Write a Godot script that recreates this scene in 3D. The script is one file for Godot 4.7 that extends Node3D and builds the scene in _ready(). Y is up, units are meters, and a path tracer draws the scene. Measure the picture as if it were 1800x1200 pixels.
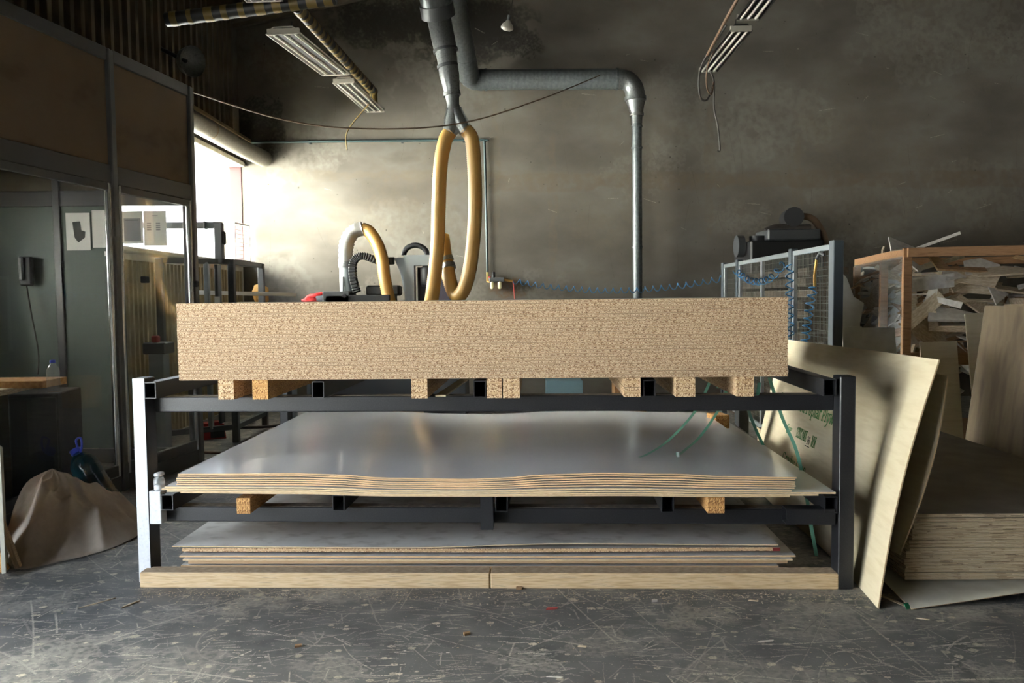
extends Node3D

# ---------------------------------------------------------------- mesh building
class Geo:
	var st := SurfaceTool.new()
	var uvo := Vector2.ZERO
	func _init() -> void:
		st.begin(Mesh.PRIMITIVE_TRIANGLES)
		st.set_smooth_group(-1)
	func smooth() -> Geo:
		st.set_smooth_group(0)
		return self
	func flat() -> Geo:
		st.set_smooth_group(-1)
		return self
	func vert(p: Vector3, uv: Vector2) -> void:
		st.set_uv(uv + uvo)
		st.add_vertex(p)
	func tri(a: Vector3, b: Vector3, c: Vector3, dir: Vector3, ua := Vector2.ZERO, ub := Vector2.ZERO, uc := Vector2.ZERO) -> void:
		var n := (a - c).cross(a - b)
		vert(a, ua)
		if n.dot(dir) < 0.0:
			vert(c, uc)
			vert(b, ub)
		else:
			vert(b, ub)
			vert(c, uc)
	func quad(a: Vector3, b: Vector3, c: Vector3, d: Vector3, dir: Vector3, ua := Vector2.ZERO, ub := Vector2.ZERO, uc := Vector2.ZERO, ud := Vector2.ZERO) -> void:
		tri(a, b, c, dir, ua, ub, uc)
		tri(a, c, d, dir, ua, uc, ud)
	func face_uv(p: Vector3, n: Vector3) -> Vector2:
		var m := n.abs()
		if m.y >= m.x and m.y >= m.z:
			return Vector2(p.x, p.z)
		if m.z >= m.x:
			return Vector2(p.x, p.y)
		return Vector2(p.z, p.y)
	func poly(pts: Array, tr: Transform3D, mid: Vector3) -> void:
		var c := Vector3.ZERO
		for p in pts:
			c += p
		c /= pts.size()
		var n: Vector3 = (pts[1] - pts[0]).cross(pts[2] - pts[0])
		for i in range(1, pts.size() - 1):
			tri(tr * pts[0], tr * pts[i], tr * pts[i + 1], tr.basis * (c - mid), face_uv(pts[0], n), face_uv(pts[i], n), face_uv(pts[i + 1], n))
	# chamfered box round the origin of tr; uv in metres
	func box(tr: Transform3D, s: Vector3, bevel := 0.0) -> Geo:
		var h := s * 0.5
		var b := minf(bevel, minf(h.x, minf(h.y, h.z)) * 0.8)
		var o := Vector3.ZERO
		for ax in 3:
			var u := (ax + 1) % 3
			var w := (ax + 2) % 3
			for sg in [-1.0, 1.0]:
				var f := []
				for k in [[-1, -1], [1, -1], [1, 1], [-1, 1]]:
					var p := Vector3.ZERO
					p[ax] = h[ax] * sg
					p[u] = (h[u] - b) * k[0]
					p[w] = (h[w] - b) * k[1]
					f.append(p)
				poly(f, tr, o)
		if b > 0.0:
			for ax in 3:
				var u := (ax + 1) % 3
				var w := (ax + 2) % 3
				for k in [[-1, -1], [1, -1], [1, 1], [-1, 1]]:
					var f := []
					for e in [[-1, 0], [1, 0], [1, 1], [-1, 1]]:
						var p := Vector3.ZERO
						p[ax] = (h[ax] - b) * e[0]
						p[u] = (h[u] - (b if e[1] == 0 else 0.0)) * k[0]
						p[w] = (h[w] - (0.0 if e[1] == 0 else b)) * k[1]
						f.append(p)
					poly(f, tr, o)
			for x in [-1, 1]:
				for y in [-1, 1]:
					for z in [-1, 1]:
						var c := Vector3(h.x * x, h.y * y, h.z * z)
						poly([c - Vector3(0, b * y, b * z), c - Vector3(b * x, 0, b * z), c - Vector3(b * x, b * y, 0)], tr, o)
		return self
	func at(p: Vector3, s: Vector3, bevel := 0.0) -> Geo:
		return box(Transform3D(Basis(), p), s, bevel)
	# bar between two points
	func bar(a: Vector3, b: Vector3, w: float, h: float, bevel := 0.0) -> Geo:
		var d := (b - a)
		var z := d.normalized()
		var up := Vector3.UP if absf(z.y) < 0.95 else Vector3.RIGHT
		var x := up.cross(z).normalized()
		var y := z.cross(x)
		return box(Transform3D(Basis(x, y, z), (a + b) * 0.5), Vector3(w, h, d.length()), bevel)
	# open rectangular tube along z from 0 to -len
	func hollow(tr: Transform3D, w: float, h: float, length: float, t: float) -> Geo:
		var o := [Vector2(-w, -h) * 0.5, Vector2(w, -h) * 0.5, Vector2(w, h) * 0.5, Vector2(-w, h) * 0.5]
		for i in 4:
			var a: Vector2 = o[i]
			var b: Vector2 = o[(i + 1) % 4]
			var ai := Vector2(a.x - signf(a.x) * t, a.y - signf(a.y) * t)
			var bi := Vector2(b.x - signf(b.x) * t, b.y - signf(b.y) * t)
			var m := (a + b) * 0.5
			var dir := tr.basis * Vector3(m.x, m.y, 0)
			var A := tr * Vector3(a.x, a.y, 0)
			var B := tr * Vector3(b.x, b.y, 0)
			var A2 := tr * Vector3(a.x, a.y, -length)
			var B2 := tr * Vector3(b.x, b.y, -length)
			var C := tr * Vector3(ai.x, ai.y, 0)
			var D := tr * Vector3(bi.x, bi.y, 0)
			var C2 := tr * Vector3(ai.x, ai.y, -length)
			var D2 := tr * Vector3(bi.x, bi.y, -length)
			var e := (b - a).length()
			quad(A, B, B2, A2, dir, Vector2(0, 0), Vector2(0, e), Vector2(length, e), Vector2(length, 0))
			quad(C, D, D2, C2, -dir, Vector2(0, 0), Vector2(0, e), Vector2(length, e), Vector2(length, 0))
			quad(A, B, D, C, tr.basis.z)
			quad(A2, B2, D2, C2, -tr.basis.z)
		return self
	# swept round tube; r is a number or an array of numbers
	func tube(pts: Array, r, sides := 10, caps := true) -> Geo:
		var n := pts.size()
		var rings := []
		var t0: Vector3 = (pts[1] - pts[0]).normalized()
		var nx := t0.cross(Vector3.UP if absf(t0.y) < 0.9 else Vector3.RIGHT).normalized()
		var lens := [0.0]
		for i in n:
			var t: Vector3
			if i == 0:
				t = t0
			elif i == n - 1:
				t = (pts[i] - pts[i - 1]).normalized()
			else:
				t = ((pts[i + 1] - pts[i]).normalized() + (pts[i] - pts[i - 1]).normalized()).normalized()
			if i > 0:
				lens.append(lens[i - 1] + (pts[i] - pts[i - 1]).length())
			nx = (nx - t * nx.dot(t)).normalized()
			var ny := t.cross(nx)
			var rr: float = r[i] if r is Array else r
			var ring := []
			for k in sides:
				var a := TAU * k / sides
				ring.append(pts[i] + (nx * cos(a) + ny * sin(a)) * rr)
			rings.append(ring)
		smooth()
		for i in n - 1:
			for k in sides:
				var k2 := (k + 1) % sides
				var mid: Vector3 = (rings[i][k] + rings[i][k2] + rings[i + 1][k] + rings[i + 1][k2]) * 0.25
				var dir: Vector3 = mid - (pts[i] + pts[i + 1]) * 0.5
				var u0 := float(k) / sides
				var u1 := float(k + 1) / sides
				quad(rings[i][k], rings[i][k2], rings[i + 1][k2], rings[i + 1][k], dir, Vector2(u0, lens[i]), Vector2(u1, lens[i]), Vector2(u1, lens[i + 1]), Vector2(u0, lens[i + 1]))
		flat()
		if caps:
			for e in [0, n - 1]:
				var dir: Vector3 = pts[e] - pts[1 if e == 0 else n - 2]
				for k in sides:
					tri(pts[e], rings[e][k], rings[e][(k + 1) % sides], dir)
		return self
	# turned shape: profile of Vector2(radius, height) round the y axis of tr
	func lathe(tr: Transform3D, prof: Array, seg := 20) -> Geo:
		smooth()
		for i in prof.size() - 1:
			var p: Vector2 = prof[i]
			var q: Vector2 = prof[i + 1]
			for k in seg:
				var a := TAU * k / seg
				var b := TAU * (k + 1) / seg
				var A := Vector3(p.x * cos(a), p.y, p.x * sin(a))
				var B := Vector3(p.x * cos(b), p.y, p.x * sin(b))
				var C := Vector3(q.x * cos(b), q.y, q.x * sin(b))
				var D := Vector3(q.x * cos(a), q.y, q.x * sin(a))
				var am := (a + b) * 0.5
				var dn := Vector2(q.y - p.y, p.x - q.x)
				var dir := tr.basis * Vector3(dn.x * cos(am), dn.y, dn.x * sin(am))
				var u0 := float(k) / seg
				var u1 := float(k + 1) / seg
				if p.x < 1e-5:
					tri(tr * A, tr * C, tr * D, dir, Vector2(u0, p.y), Vector2(u1, q.y), Vector2(u0, q.y))
				elif q.x < 1e-5:
					tri(tr * A, tr * B, tr * C, dir, Vector2(u0, p.y), Vector2(u1, p.y), Vector2(u0, q.y))
				else:
					quad(tr * A, tr * B, tr * C, tr * D, dir, Vector2(u0, p.y), Vector2(u1, p.y), Vector2(u1, q.y), Vector2(u0, q.y))
		flat()
		return self
	# flat polygon in the xy plane of tr, thickness along z
	func prism(tr: Transform3D, pts: PackedVector2Array, t: float) -> Geo:
		var idx := Geometry2D.triangulate_polygon(pts)
		for z in [-t * 0.5, t * 0.5]:
			for i in range(0, idx.size(), 3):
				var p := []
				for j in 3:
					var v: Vector2 = pts[idx[i + j]]
					p.append(Vector3(v.x, v.y, z))
				tri(tr * p[0], tr * p[1], tr * p[2], tr.basis * Vector3(0, 0, z), pts[idx[i]], pts[idx[i + 1]], pts[idx[i + 2]])
		var cw := Geometry2D.is_polygon_clockwise(pts)
		for i in pts.size():
			var a: Vector2 = pts[i]
			var b: Vector2 = pts[(i + 1) % pts.size()]
			var nn := Vector2(b.y - a.y, a.x - b.x) * (-1.0 if cw else 1.0)
			quad(tr * Vector3(a.x, a.y, -t * 0.5), tr * Vector3(b.x, b.y, -t * 0.5), tr * Vector3(b.x, b.y, t * 0.5), tr * Vector3(a.x, a.y, t * 0.5), tr.basis * Vector3(nn.x, nn.y, 0), Vector2(a.x + a.y, -t * 0.5), Vector2(b.x + b.y, -t * 0.5), Vector2(b.x + b.y, t * 0.5), Vector2(a.x + a.y, t * 0.5))
		return self
	func done(mat: Material = null, into: ArrayMesh = null) -> ArrayMesh:
		st.generate_normals()
		if mat:
			st.set_material(mat)
		return st.commit(into) if into else st.commit()

# bent sheet: surface fn(u, v), thickness laid off along -dir; faces and edges are two surfaces
func sheet(fn: Callable, nu: int, nv: int, lu: float, lv: float, t: float, dir: Vector3, face: Material, edge: Material, uvo := Vector2.ZERO, under: Material = null) -> ArrayMesh:
	var f := Geo.new()
	var e := Geo.new()
	var un := f if under == null else Geo.new()
	f.uvo = uvo
	e.uvo = Vector2(uvo.x, 0)
	var g := []
	for i in nu + 1:
		var row := []
		for j in nv + 1:
			row.append(fn.call(float(i) / nu, float(j) / nv))
		g.append(row)
	var d := dir.normalized() * t
	f.smooth()
	for i in nu:
		for j in nv:
			var uv := [Vector2(lu * i / nu, lv * j / nv), Vector2(lu * (i + 1) / nu, lv * j / nv), Vector2(lu * (i + 1) / nu, lv * (j + 1) / nv), Vector2(lu * i / nu, lv * (j + 1) / nv)]
			f.quad(g[i][j], g[i + 1][j], g[i + 1][j + 1], g[i][j + 1], dir, uv[0], uv[1], uv[2], uv[3])
	f.st.set_smooth_group(1)
	un.st.set_smooth_group(1)
	for i in nu:
		for j in nv:
			var uv := [Vector2(lu * i / nu, lv * j / nv), Vector2(lu * (i + 1) / nu, lv * j / nv), Vector2(lu * (i + 1) / nu, lv * (j + 1) / nv), Vector2(lu * i / nu, lv * (j + 1) / nv)]
			un.quad(g[i][j] - d, g[i + 1][j] - d, g[i + 1][j + 1] - d, g[i][j + 1] - d, -dir, uv[0], uv[1], uv[2], uv[3])
	for j in [0, nv]:
		for i in nu:
			var o: Vector3 = g[i][j] - g[i][1 if j == 0 else nv - 1]
			e.quad(g[i][j], g[i + 1][j], g[i + 1][j] - d, g[i][j] - d, o, Vector2(lu * i / nu, t / 2), Vector2(lu * (i + 1) / nu, t / 2), Vector2(lu * (i + 1) / nu, -t / 2), Vector2(lu * i / nu, -t / 2))
	for i in [0, nu]:
		for j in nv:
			var o: Vector3 = g[i][j] - g[1 if i == 0 else nu - 1][j]
			e.quad(g[i][j], g[i][j + 1], g[i][j + 1] - d, g[i][j] - d, o, Vector2(lv * j / nv, t / 2), Vector2(lv * (j + 1) / nv, t / 2), Vector2(lv * (j + 1) / nv, -t / 2), Vector2(lv * j / nv, -t / 2))
	var m := f.done(face)
	if under != null:
		m = un.done(under, m)
	return e.done(edge, m)

# ---------------------------------------------------------------- scene tree
var used := {}
var rng := RandomNumberGenerator.new()
var M := {}

func numbered(n: String) -> String:
	if not used.has(n):
		used[n] = 0
		return n
	used[n] += 1
	return "%s_%03d" % [n, used[n]]

func tag(o: Node, label: String, category: String, group := "") -> void:
	o.set_meta("label", label)
	o.set_meta("category", category)
	if group != "":
		o.set_meta("group", group)

func thing(called: String, label: String, category: String, tr := Transform3D(), group := "") -> Node3D:
	var o := Node3D.new()
	o.name = numbered(called)
	add_child(o)
	o.transform = tr
	tag(o, label, category, group)
	return o

func solo(called: String, mesh: Mesh, mat: Material, tr: Transform3D, label: String, category: String, group := "") -> MeshInstance3D:
	var o := MeshInstance3D.new()
	o.name = numbered(called)
	o.mesh = mesh
	if mat:
		o.material_override = mat
	add_child(o)
	o.transform = tr
	tag(o, label, category, group)
	return o

func part(parent: Node, called: String, mesh: Mesh, mat: Material, tr := Transform3D(), label := "") -> MeshInstance3D:
	var o := MeshInstance3D.new()
	o.name = called
	o.mesh = mesh
	if mat:
		o.material_override = mat
	parent.add_child(o, true)
	o.transform = tr
	if label != "":
		o.set_meta("label", label)
	return o

func struct_root(called: String) -> Node3D:
	var o := Node3D.new()
	o.name = numbered(called)
	add_child(o)
	o.set_meta("kind", "structure")
	return o

func struct_mesh(called: String, mesh: Mesh, mat: Material, tr := Transform3D()) -> MeshInstance3D:
	var o := MeshInstance3D.new()
	o.name = numbered(called)
	o.mesh = mesh
	o.material_override = mat
	add_child(o)
	o.transform = tr
	o.set_meta("kind", "structure")
	return o

func T(x: float, y: float, z: float, ry := 0.0, rx := 0.0, rz := 0.0) -> Transform3D:
	return Transform3D(Basis.from_euler(Vector3(deg_to_rad(rx), deg_to_rad(ry), deg_to_rad(rz))), Vector3(x, y, z))

func V(x: float, y: float, z: float) -> Vector3:
	return Vector3(x, y, z)

func smooth_path(pts: Array, per := 6) -> Array:
	var c := Curve3D.new()
	for i in pts.size():
		var a: Vector3 = pts[maxi(i - 1, 0)]
		var b: Vector3 = pts[mini(i + 1, pts.size() - 1)]
		var t := (b - a) / 6.0
		c.add_point(pts[i], -t, t)
	var out := []
	for i in pts.size() - 1:
		for k in per:
			out.append(c.sample(i, float(k) / per))
	out.append(pts[-1])
	return out

func lookup(tab: Array, x: float) -> float:
	if x <= tab[0][0]:
		return tab[0][1]
	for i in tab.size() - 1:
		if x <= tab[i + 1][0]:
			var f: float = (x - tab[i][0]) / (tab[i + 1][0] - tab[i][0])
			f = f * f * (3.0 - 2.0 * f)
			return lerpf(tab[i][1], tab[i + 1][1], f)
	return tab[-1][1]

# ---------------------------------------------------------------- materials
func C8(r: int, g: int, b: int) -> Color:
	return Color(r / 255.0, g / 255.0, b / 255.0)

func ntex(sd: int, freq: float, cols: Array, offs: Array, kind := FastNoiseLite.TYPE_SIMPLEX_SMOOTH, size := 512, oct := 4) -> NoiseTexture2D:
	var n := FastNoiseLite.new()
	n.seed = sd
	n.noise_type = kind
	n.frequency = freq
	n.fractal_octaves = oct
	var g := Gradient.new()
	g.offsets = PackedFloat32Array(offs)
	g.colors = PackedColorArray(cols)
	var t := NoiseTexture2D.new()
	t.width = size
	t.height = size
	t.seamless = true
	t.noise = n
	t.color_ramp = g
	return t

func mat(key: String, col: Color, rough: float, metal := 0.0, tex: Texture2D = null, sc := Vector3.ONE, tri := false) -> StandardMaterial3D:
	var m := StandardMaterial3D.new()
	m.resource_name = key
	m.albedo_color = col
	m.roughness = rough
	m.metallic = metal
	if tex:
		m.albedo_texture = tex
		m.uv1_scale = sc
		m.uv1_triplanar = tri
	M[key] = m
	return m

func glass(key: String, col: Color, alpha: float) -> StandardMaterial3D:
	var m := mat(key, Color(col.r, col.g, col.b, alpha), 0.02)
	m.transparency = BaseMaterial3D.TRANSPARENCY_ALPHA
	return m

func particle_edge() -> ImageTexture:
	var r := RandomNumberGenerator.new()
	r.seed = 11
	var im := Image.create(1024, 64, false, Image.FORMAT_RGB8)
	im.fill(C8(205, 178, 145))
	var pal := [C8(226, 203, 172), C8(214, 189, 156), C8(196, 165, 128), C8(184, 151, 115), C8(235, 216, 188), C8(170, 137, 102), C8(219, 195, 162)]
	for i in 9000:
		var w := r.randi_range(3, 13)
		im.fill_rect(Rect2i(r.randi_range(-6, 1023), r.randi_range(0, 60), w, r.randi_range(4, 12)), pal[r.randi() % pal.size()])
	for i in 1000:
		var y := int(clampf(r.randfn(32.0, 11.0), 8, 55))
		im.fill_rect(Rect2i(r.randi_range(0, 1020), y - 4, r.randi_range(3, 8), r.randi_range(6, 13)), [C8(150, 116, 86), C8(132, 100, 72), C8(162, 130, 98), C8(116, 86, 62)][r.randi() % 4])
	for i in 500:
		var y := int(clampf(r.randfn(32.0, 13.0), 8, 55))
		im.fill_rect(Rect2i(r.randi_range(0, 1020), y - 4, r.randi_range(4, 9), r.randi_range(6, 12)), C8(238, 219, 190))
	for i in 900:
		var w := r.randi_range(6, 40)
		im.fill_rect(Rect2i(r.randi_range(-6, 1023), [r.randi_range(0, 6), r.randi_range(57, 62)][i % 2], w, 2), [C8(222, 198, 164), C8(230, 208, 178), C8(212, 186, 150)][i % 3])
	im.fill_rect(Rect2i(0, 0, 1024, 1), C8(150, 120, 86))
	im.fill_rect(Rect2i(0, 63, 1024, 1), C8(150, 120, 86))
	return ImageTexture.create_from_image(im)

func plies_edge() -> ImageTexture:
	var r := RandomNumberGenerator.new()
	r.seed = 12
	var im := Image.create(1024, 64, false, Image.FORMAT_RGB8)
	im.fill(C8(210, 194, 166))
	for k in 9:
		var c := C8(230, 215, 188) if k % 2 == 0 else C8(208, 188, 156)
		im.fill_rect(Rect2i(0, k * 64 / 9, 1024, 8), c)
	for i in 420:
		var k := r.randi_range(0, 8)
		var c := [C8(214, 197, 166), C8(168, 142, 108), C8(190, 168, 134)][r.randi() % 3] as Color
		im.fill_rect(Rect2i(r.randi_range(-60, 1023), k * 64 / 9 + r.randi_range(0, 4), r.randi_range(30, 220), r.randi_range(1, 3)), c)
	for i in 70:
		var k := r.randi_range(0, 8)
		im.fill_rect(Rect2i(r.randi_range(-20, 1023), k * 64 / 9 + r.randi_range(0, 5), r.randi_range(8, 90), r.randi_range(2, 4)), [C8(92, 68, 48), C8(122, 92, 64), C8(70, 52, 38)][r.randi() % 3])
	im.fill_rect(Rect2i(0, 0, 1024, 2), C8(150, 128, 98))
	return ImageTexture.create_from_image(im)

func brush(sd: int, w: int, h: int, col: Color, a: float, hole := 0.0, rag := 0.35) -> Image:
	var n := FastNoiseLite.new()
	n.seed = sd
	n.frequency = 3.2 / maxf(w, h)
	n.fractal_octaves = 4
	var im := Image.create(w, h, false, Image.FORMAT_RGBA8)
	for y in h:
		for x in w:
			var p := Vector2((x + 0.5) / w * 2 - 1, (y + 0.5) / h * 2 - 1)
			var d := p.length() + n.get_noise_2d(x, y) * rag * 2.0
			var k := clampf((0.85 - d) * 5.0, 0, 1)
			if hole > 0.0:
				k *= lerpf(1.0, clampf(d / hole, 0.25, 1.0), 1.0)
			k *= clampf((1.0 - p.length()) * 4.0, 0.0, 1.0)
			k *= clampf(0.75 + n.get_noise_2d(x * 5 + 99, y * 5) * 1.2, 0.15, 1.0)
			im.set_pixel(x, y, Color(col.r, col.g, col.b, k * a))
	return im

func stroke(im: Image, a: Vector2, b: Vector2, w: float, col: Color, al: float, r: RandomNumberGenerator, bow := 0.0) -> void:
	var n := int(a.distance_to(b)) + 1
	var side := (b - a).orthogonal().normalized()
	var sz := im.get_size()
	for i in n:
		var f := float(i) / n
		var p := a.lerp(b, f) + side * (sin(f * PI) * bow)
		if r.randf() < 0.12:
			continue
		for k in int(ceil(w)):
			var x := posmod(int(p.x + side.x * k), sz.x)
			var y := posmod(int(p.y + side.y * k), sz.y)
			im.set_pixel(x, y, Color(col.r, col.g, col.b, al * r.randf_range(0.5, 1.0)))

# drips, scuffs and scratches on the floor: one tile of 4.6 m
func floor_marks() -> ImageTexture:
	var r := RandomNumberGenerator.new()
	r.seed = 21
	var S := 2048
	var k := S / 4.6
	var im := Image.create(S, S, false, Image.FORMAT_RGBA8)
	im.fill(Color(0.6, 0.57, 0.52, 0))
	var dust := [C8(190, 182, 168), C8(172, 165, 154), C8(202, 192, 174), C8(160, 154, 144)]
	var cl := []
	for i in 6:
		cl.append(brush(40 + i, 150 + 30 * i, 110 + 16 * i, dust[i % 4], 0.30, 0.0, 0.6))
	for i in 150:
		var b: Image = cl[r.randi() % cl.size()]
		im.blend_rect(b, Rect2i(Vector2i.ZERO, b.get_size()), Vector2i(r.randi_range(-60, S - 40), r.randi_range(-60, S - 40)))
	for i in 9000:
		var a := Vector2(r.randf() * S, r.randf() * S)
		var l := r.randf_range(4, 60)
		var an := r.randfn(0.0, 0.22) if r.randf() < 0.62 else r.randf() * TAU
		stroke(im, a, a + Vector2.from_angle(an) * l, r.randi_range(1, 3), dust[r.randi() % 4], r.randf_range(0.4, 0.95), r)
	for i in 420:
		var a := Vector2(r.randf() * S, r.randf() * S)
		var l := r.randf_range(60, 330)
		var an := [0.05, 1.35, 1.0, 2.2, 0.5][r.randi() % 5] as float + r.randfn(0, 0.12)
		stroke(im, a, a + Vector2.from_angle(an) * l, r.randi_range(1, 4), dust[r.randi() % 4], r.randf_range(0.4, 0.9), r, r.randfn(0, 6))
	for i in 1400:
		var a := Vector2(r.randf() * S, r.randf() * S)
		var w := r.randi_range(2, 6)
		im.fill_rect(Rect2i(Vector2i(a), Vector2i(w, r.randi_range(2, 4))), Color(dust[i % 4], r.randf_range(0.4, 0.9)))
	for i in 90:
		var a := Vector2(r.randf() * S, r.randf() * S)
		stroke(im, a, a + Vector2.from_angle(r.randf() * TAU) * r.randf_range(30, 160), 1.0, C8(34, 34, 35), 0.8, r)
	for j in 7:
		var c := Vector2(r.randf() * S, r.randf() * S)
		var rad := r.randf_range(40, 120)
		var a0 := r.randf() * TAU
		for i in 40:
			var t0 := a0 + i * 0.11
			stroke(im, c + Vector2.from_angle(t0) * rad, c + Vector2.from_angle(t0 + 0.11) * rad, 3.0, dust[1], 0.55, r)
	var drops := []
	for i in 14:
		var w := r.randi_range(9, 22)
		drops.append(brush(70 + i, w, maxi(8, int(w * r.randf_range(0.6, 1.1))), [C8(196, 184, 160), C8(182, 172, 152), C8(205, 190, 166), C8(172, 164, 142)][i % 4], 0.95, 0.5 if i % 3 == 0 else 0.0, 0.22))
	for i in 900:
		var b: Image = drops[r.randi() % drops.size()]
		im.blend_rect(b, Rect2i(Vector2i.ZERO, b.get_size()), Vector2i(r.randi_range(0, S - 24), r.randi_range(0, S - 24)))
	for i in 26000:
		im.set_pixel(r.randi_range(0, S - 1), r.randi_range(0, S - 1), Color(0.74, 0.7, 0.62, r.randf_range(0.4, 1.0)))
	return ImageTexture.create_from_image(im)

# soot, damp bands, trowel marks and cracks of the plaster: 11 x 6 m
func wall_marks() -> ImageTexture:
	var r := RandomNumberGenerator.new()
	r.seed = 22
	var W := 2048
	var Hh := 1116
	var k := W / 11.0
	var im := Image.create(W, Hh, false, Image.FORMAT_RGBA8)
	im.fill(Color(0.3, 0.28, 0.24, 0))
	var at := func(x: float, y: float) -> Vector2i: return Vector2i(int((x + 3.6) * k), int((6.0 - y) * k))
	var put := func(b: Image, x: float, y: float) -> void:
		var p: Vector2i = at.call(x, y)
		im.blend_rect(b, Rect2i(Vector2i.ZERO, b.get_size()), p - b.get_size() / 2)
	var soft := []
	for i in 8:
		soft.append(brush(120 + i, 120 + 40 * i, 90 + 22 * i, [C8(104, 95, 78), C8(92, 82, 66), C8(140, 136, 126), C8(92, 84, 70)][i % 4], 0.16, 0.0, 0.7))
	for i in 130:
		put.call(soft[r.randi() % soft.size()], r.randf_range(-3.6, 7.2), r.randf_range(0.2, 5.9))
	# damp bands left by the old render joints
	var band := brush(140, 560, 52, C8(92, 80, 64), 0.5, 0.0, 0.45)
	for x in [0.6, 2.3, 4.0, 5.6, 6.8]:
		put.call(band, x, 2.86 + r.randfn(0, 0.02))
	var band2 := brush(141, 520, 40, C8(98, 88, 70), 0.3, 0.0, 0.5)
	for x in [-2.2, -0.6, 1.0, 3.0]:
		put.call(band2, x, 2.95 + r.randfn(0, 0.03))
	var tall := brush(142, 34, 520, C8(98, 86, 68), 0.3, 0.0, 0.5)
	for x in [3.75, 0.55, -0.2, 2.6]:
		put.call(tall, x, r.randf_range(2.4, 3.4))
	# soot under the roof edge round the duct
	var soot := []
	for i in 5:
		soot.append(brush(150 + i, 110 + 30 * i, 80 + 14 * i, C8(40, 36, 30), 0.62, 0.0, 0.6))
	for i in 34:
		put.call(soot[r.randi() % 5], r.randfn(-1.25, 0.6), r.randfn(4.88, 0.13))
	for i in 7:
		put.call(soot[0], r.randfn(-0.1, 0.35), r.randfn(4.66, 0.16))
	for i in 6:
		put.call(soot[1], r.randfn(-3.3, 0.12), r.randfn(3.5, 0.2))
	put.call(brush(160, 130, 60, C8(86, 66, 46), 0.8, 0.0, 0.5), -0.02, 1.5)
	put.call(brush(161, 90, 30, C8(66, 60, 48), 0.7, 0.0, 0.5), 0.2, 1.52)
	for i in 70:
		var a: Vector2i = at.call(r.randf_range(-3.4, 7), r.randf_range(0.4, 4.8))
		stroke(im, a, Vector2(a) + Vector2(r.randfn(0, 10), r.randf_range(20, 110)), 1.0, C8(70, 62, 50), 0.7, r, r.randfn(0, 4))
	for i in 60:
		var a: Vector2i = at.call(r.randf_range(-3.4, 7), r.randf_range(0.4, 4.8))
		stroke(im, a, Vector2(a) + Vector2(r.randf_range(-40, 40), r.randfn(0, 6)), 1.0, C8(206, 198, 180), 0.5, r)
	for i in 220:
		var p: Vector2i = at.call(r.randf_range(-3.4, 7), r.randf_range(0.4, 4.9))
		im.fill_rect(Rect2i(p, Vector2i(r.randi_range(1, 4), r.randi_range(1, 4))), Color(0.2, 0.18, 0.15, 0.8))
	return ImageTexture.create_from_image(im)

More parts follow.
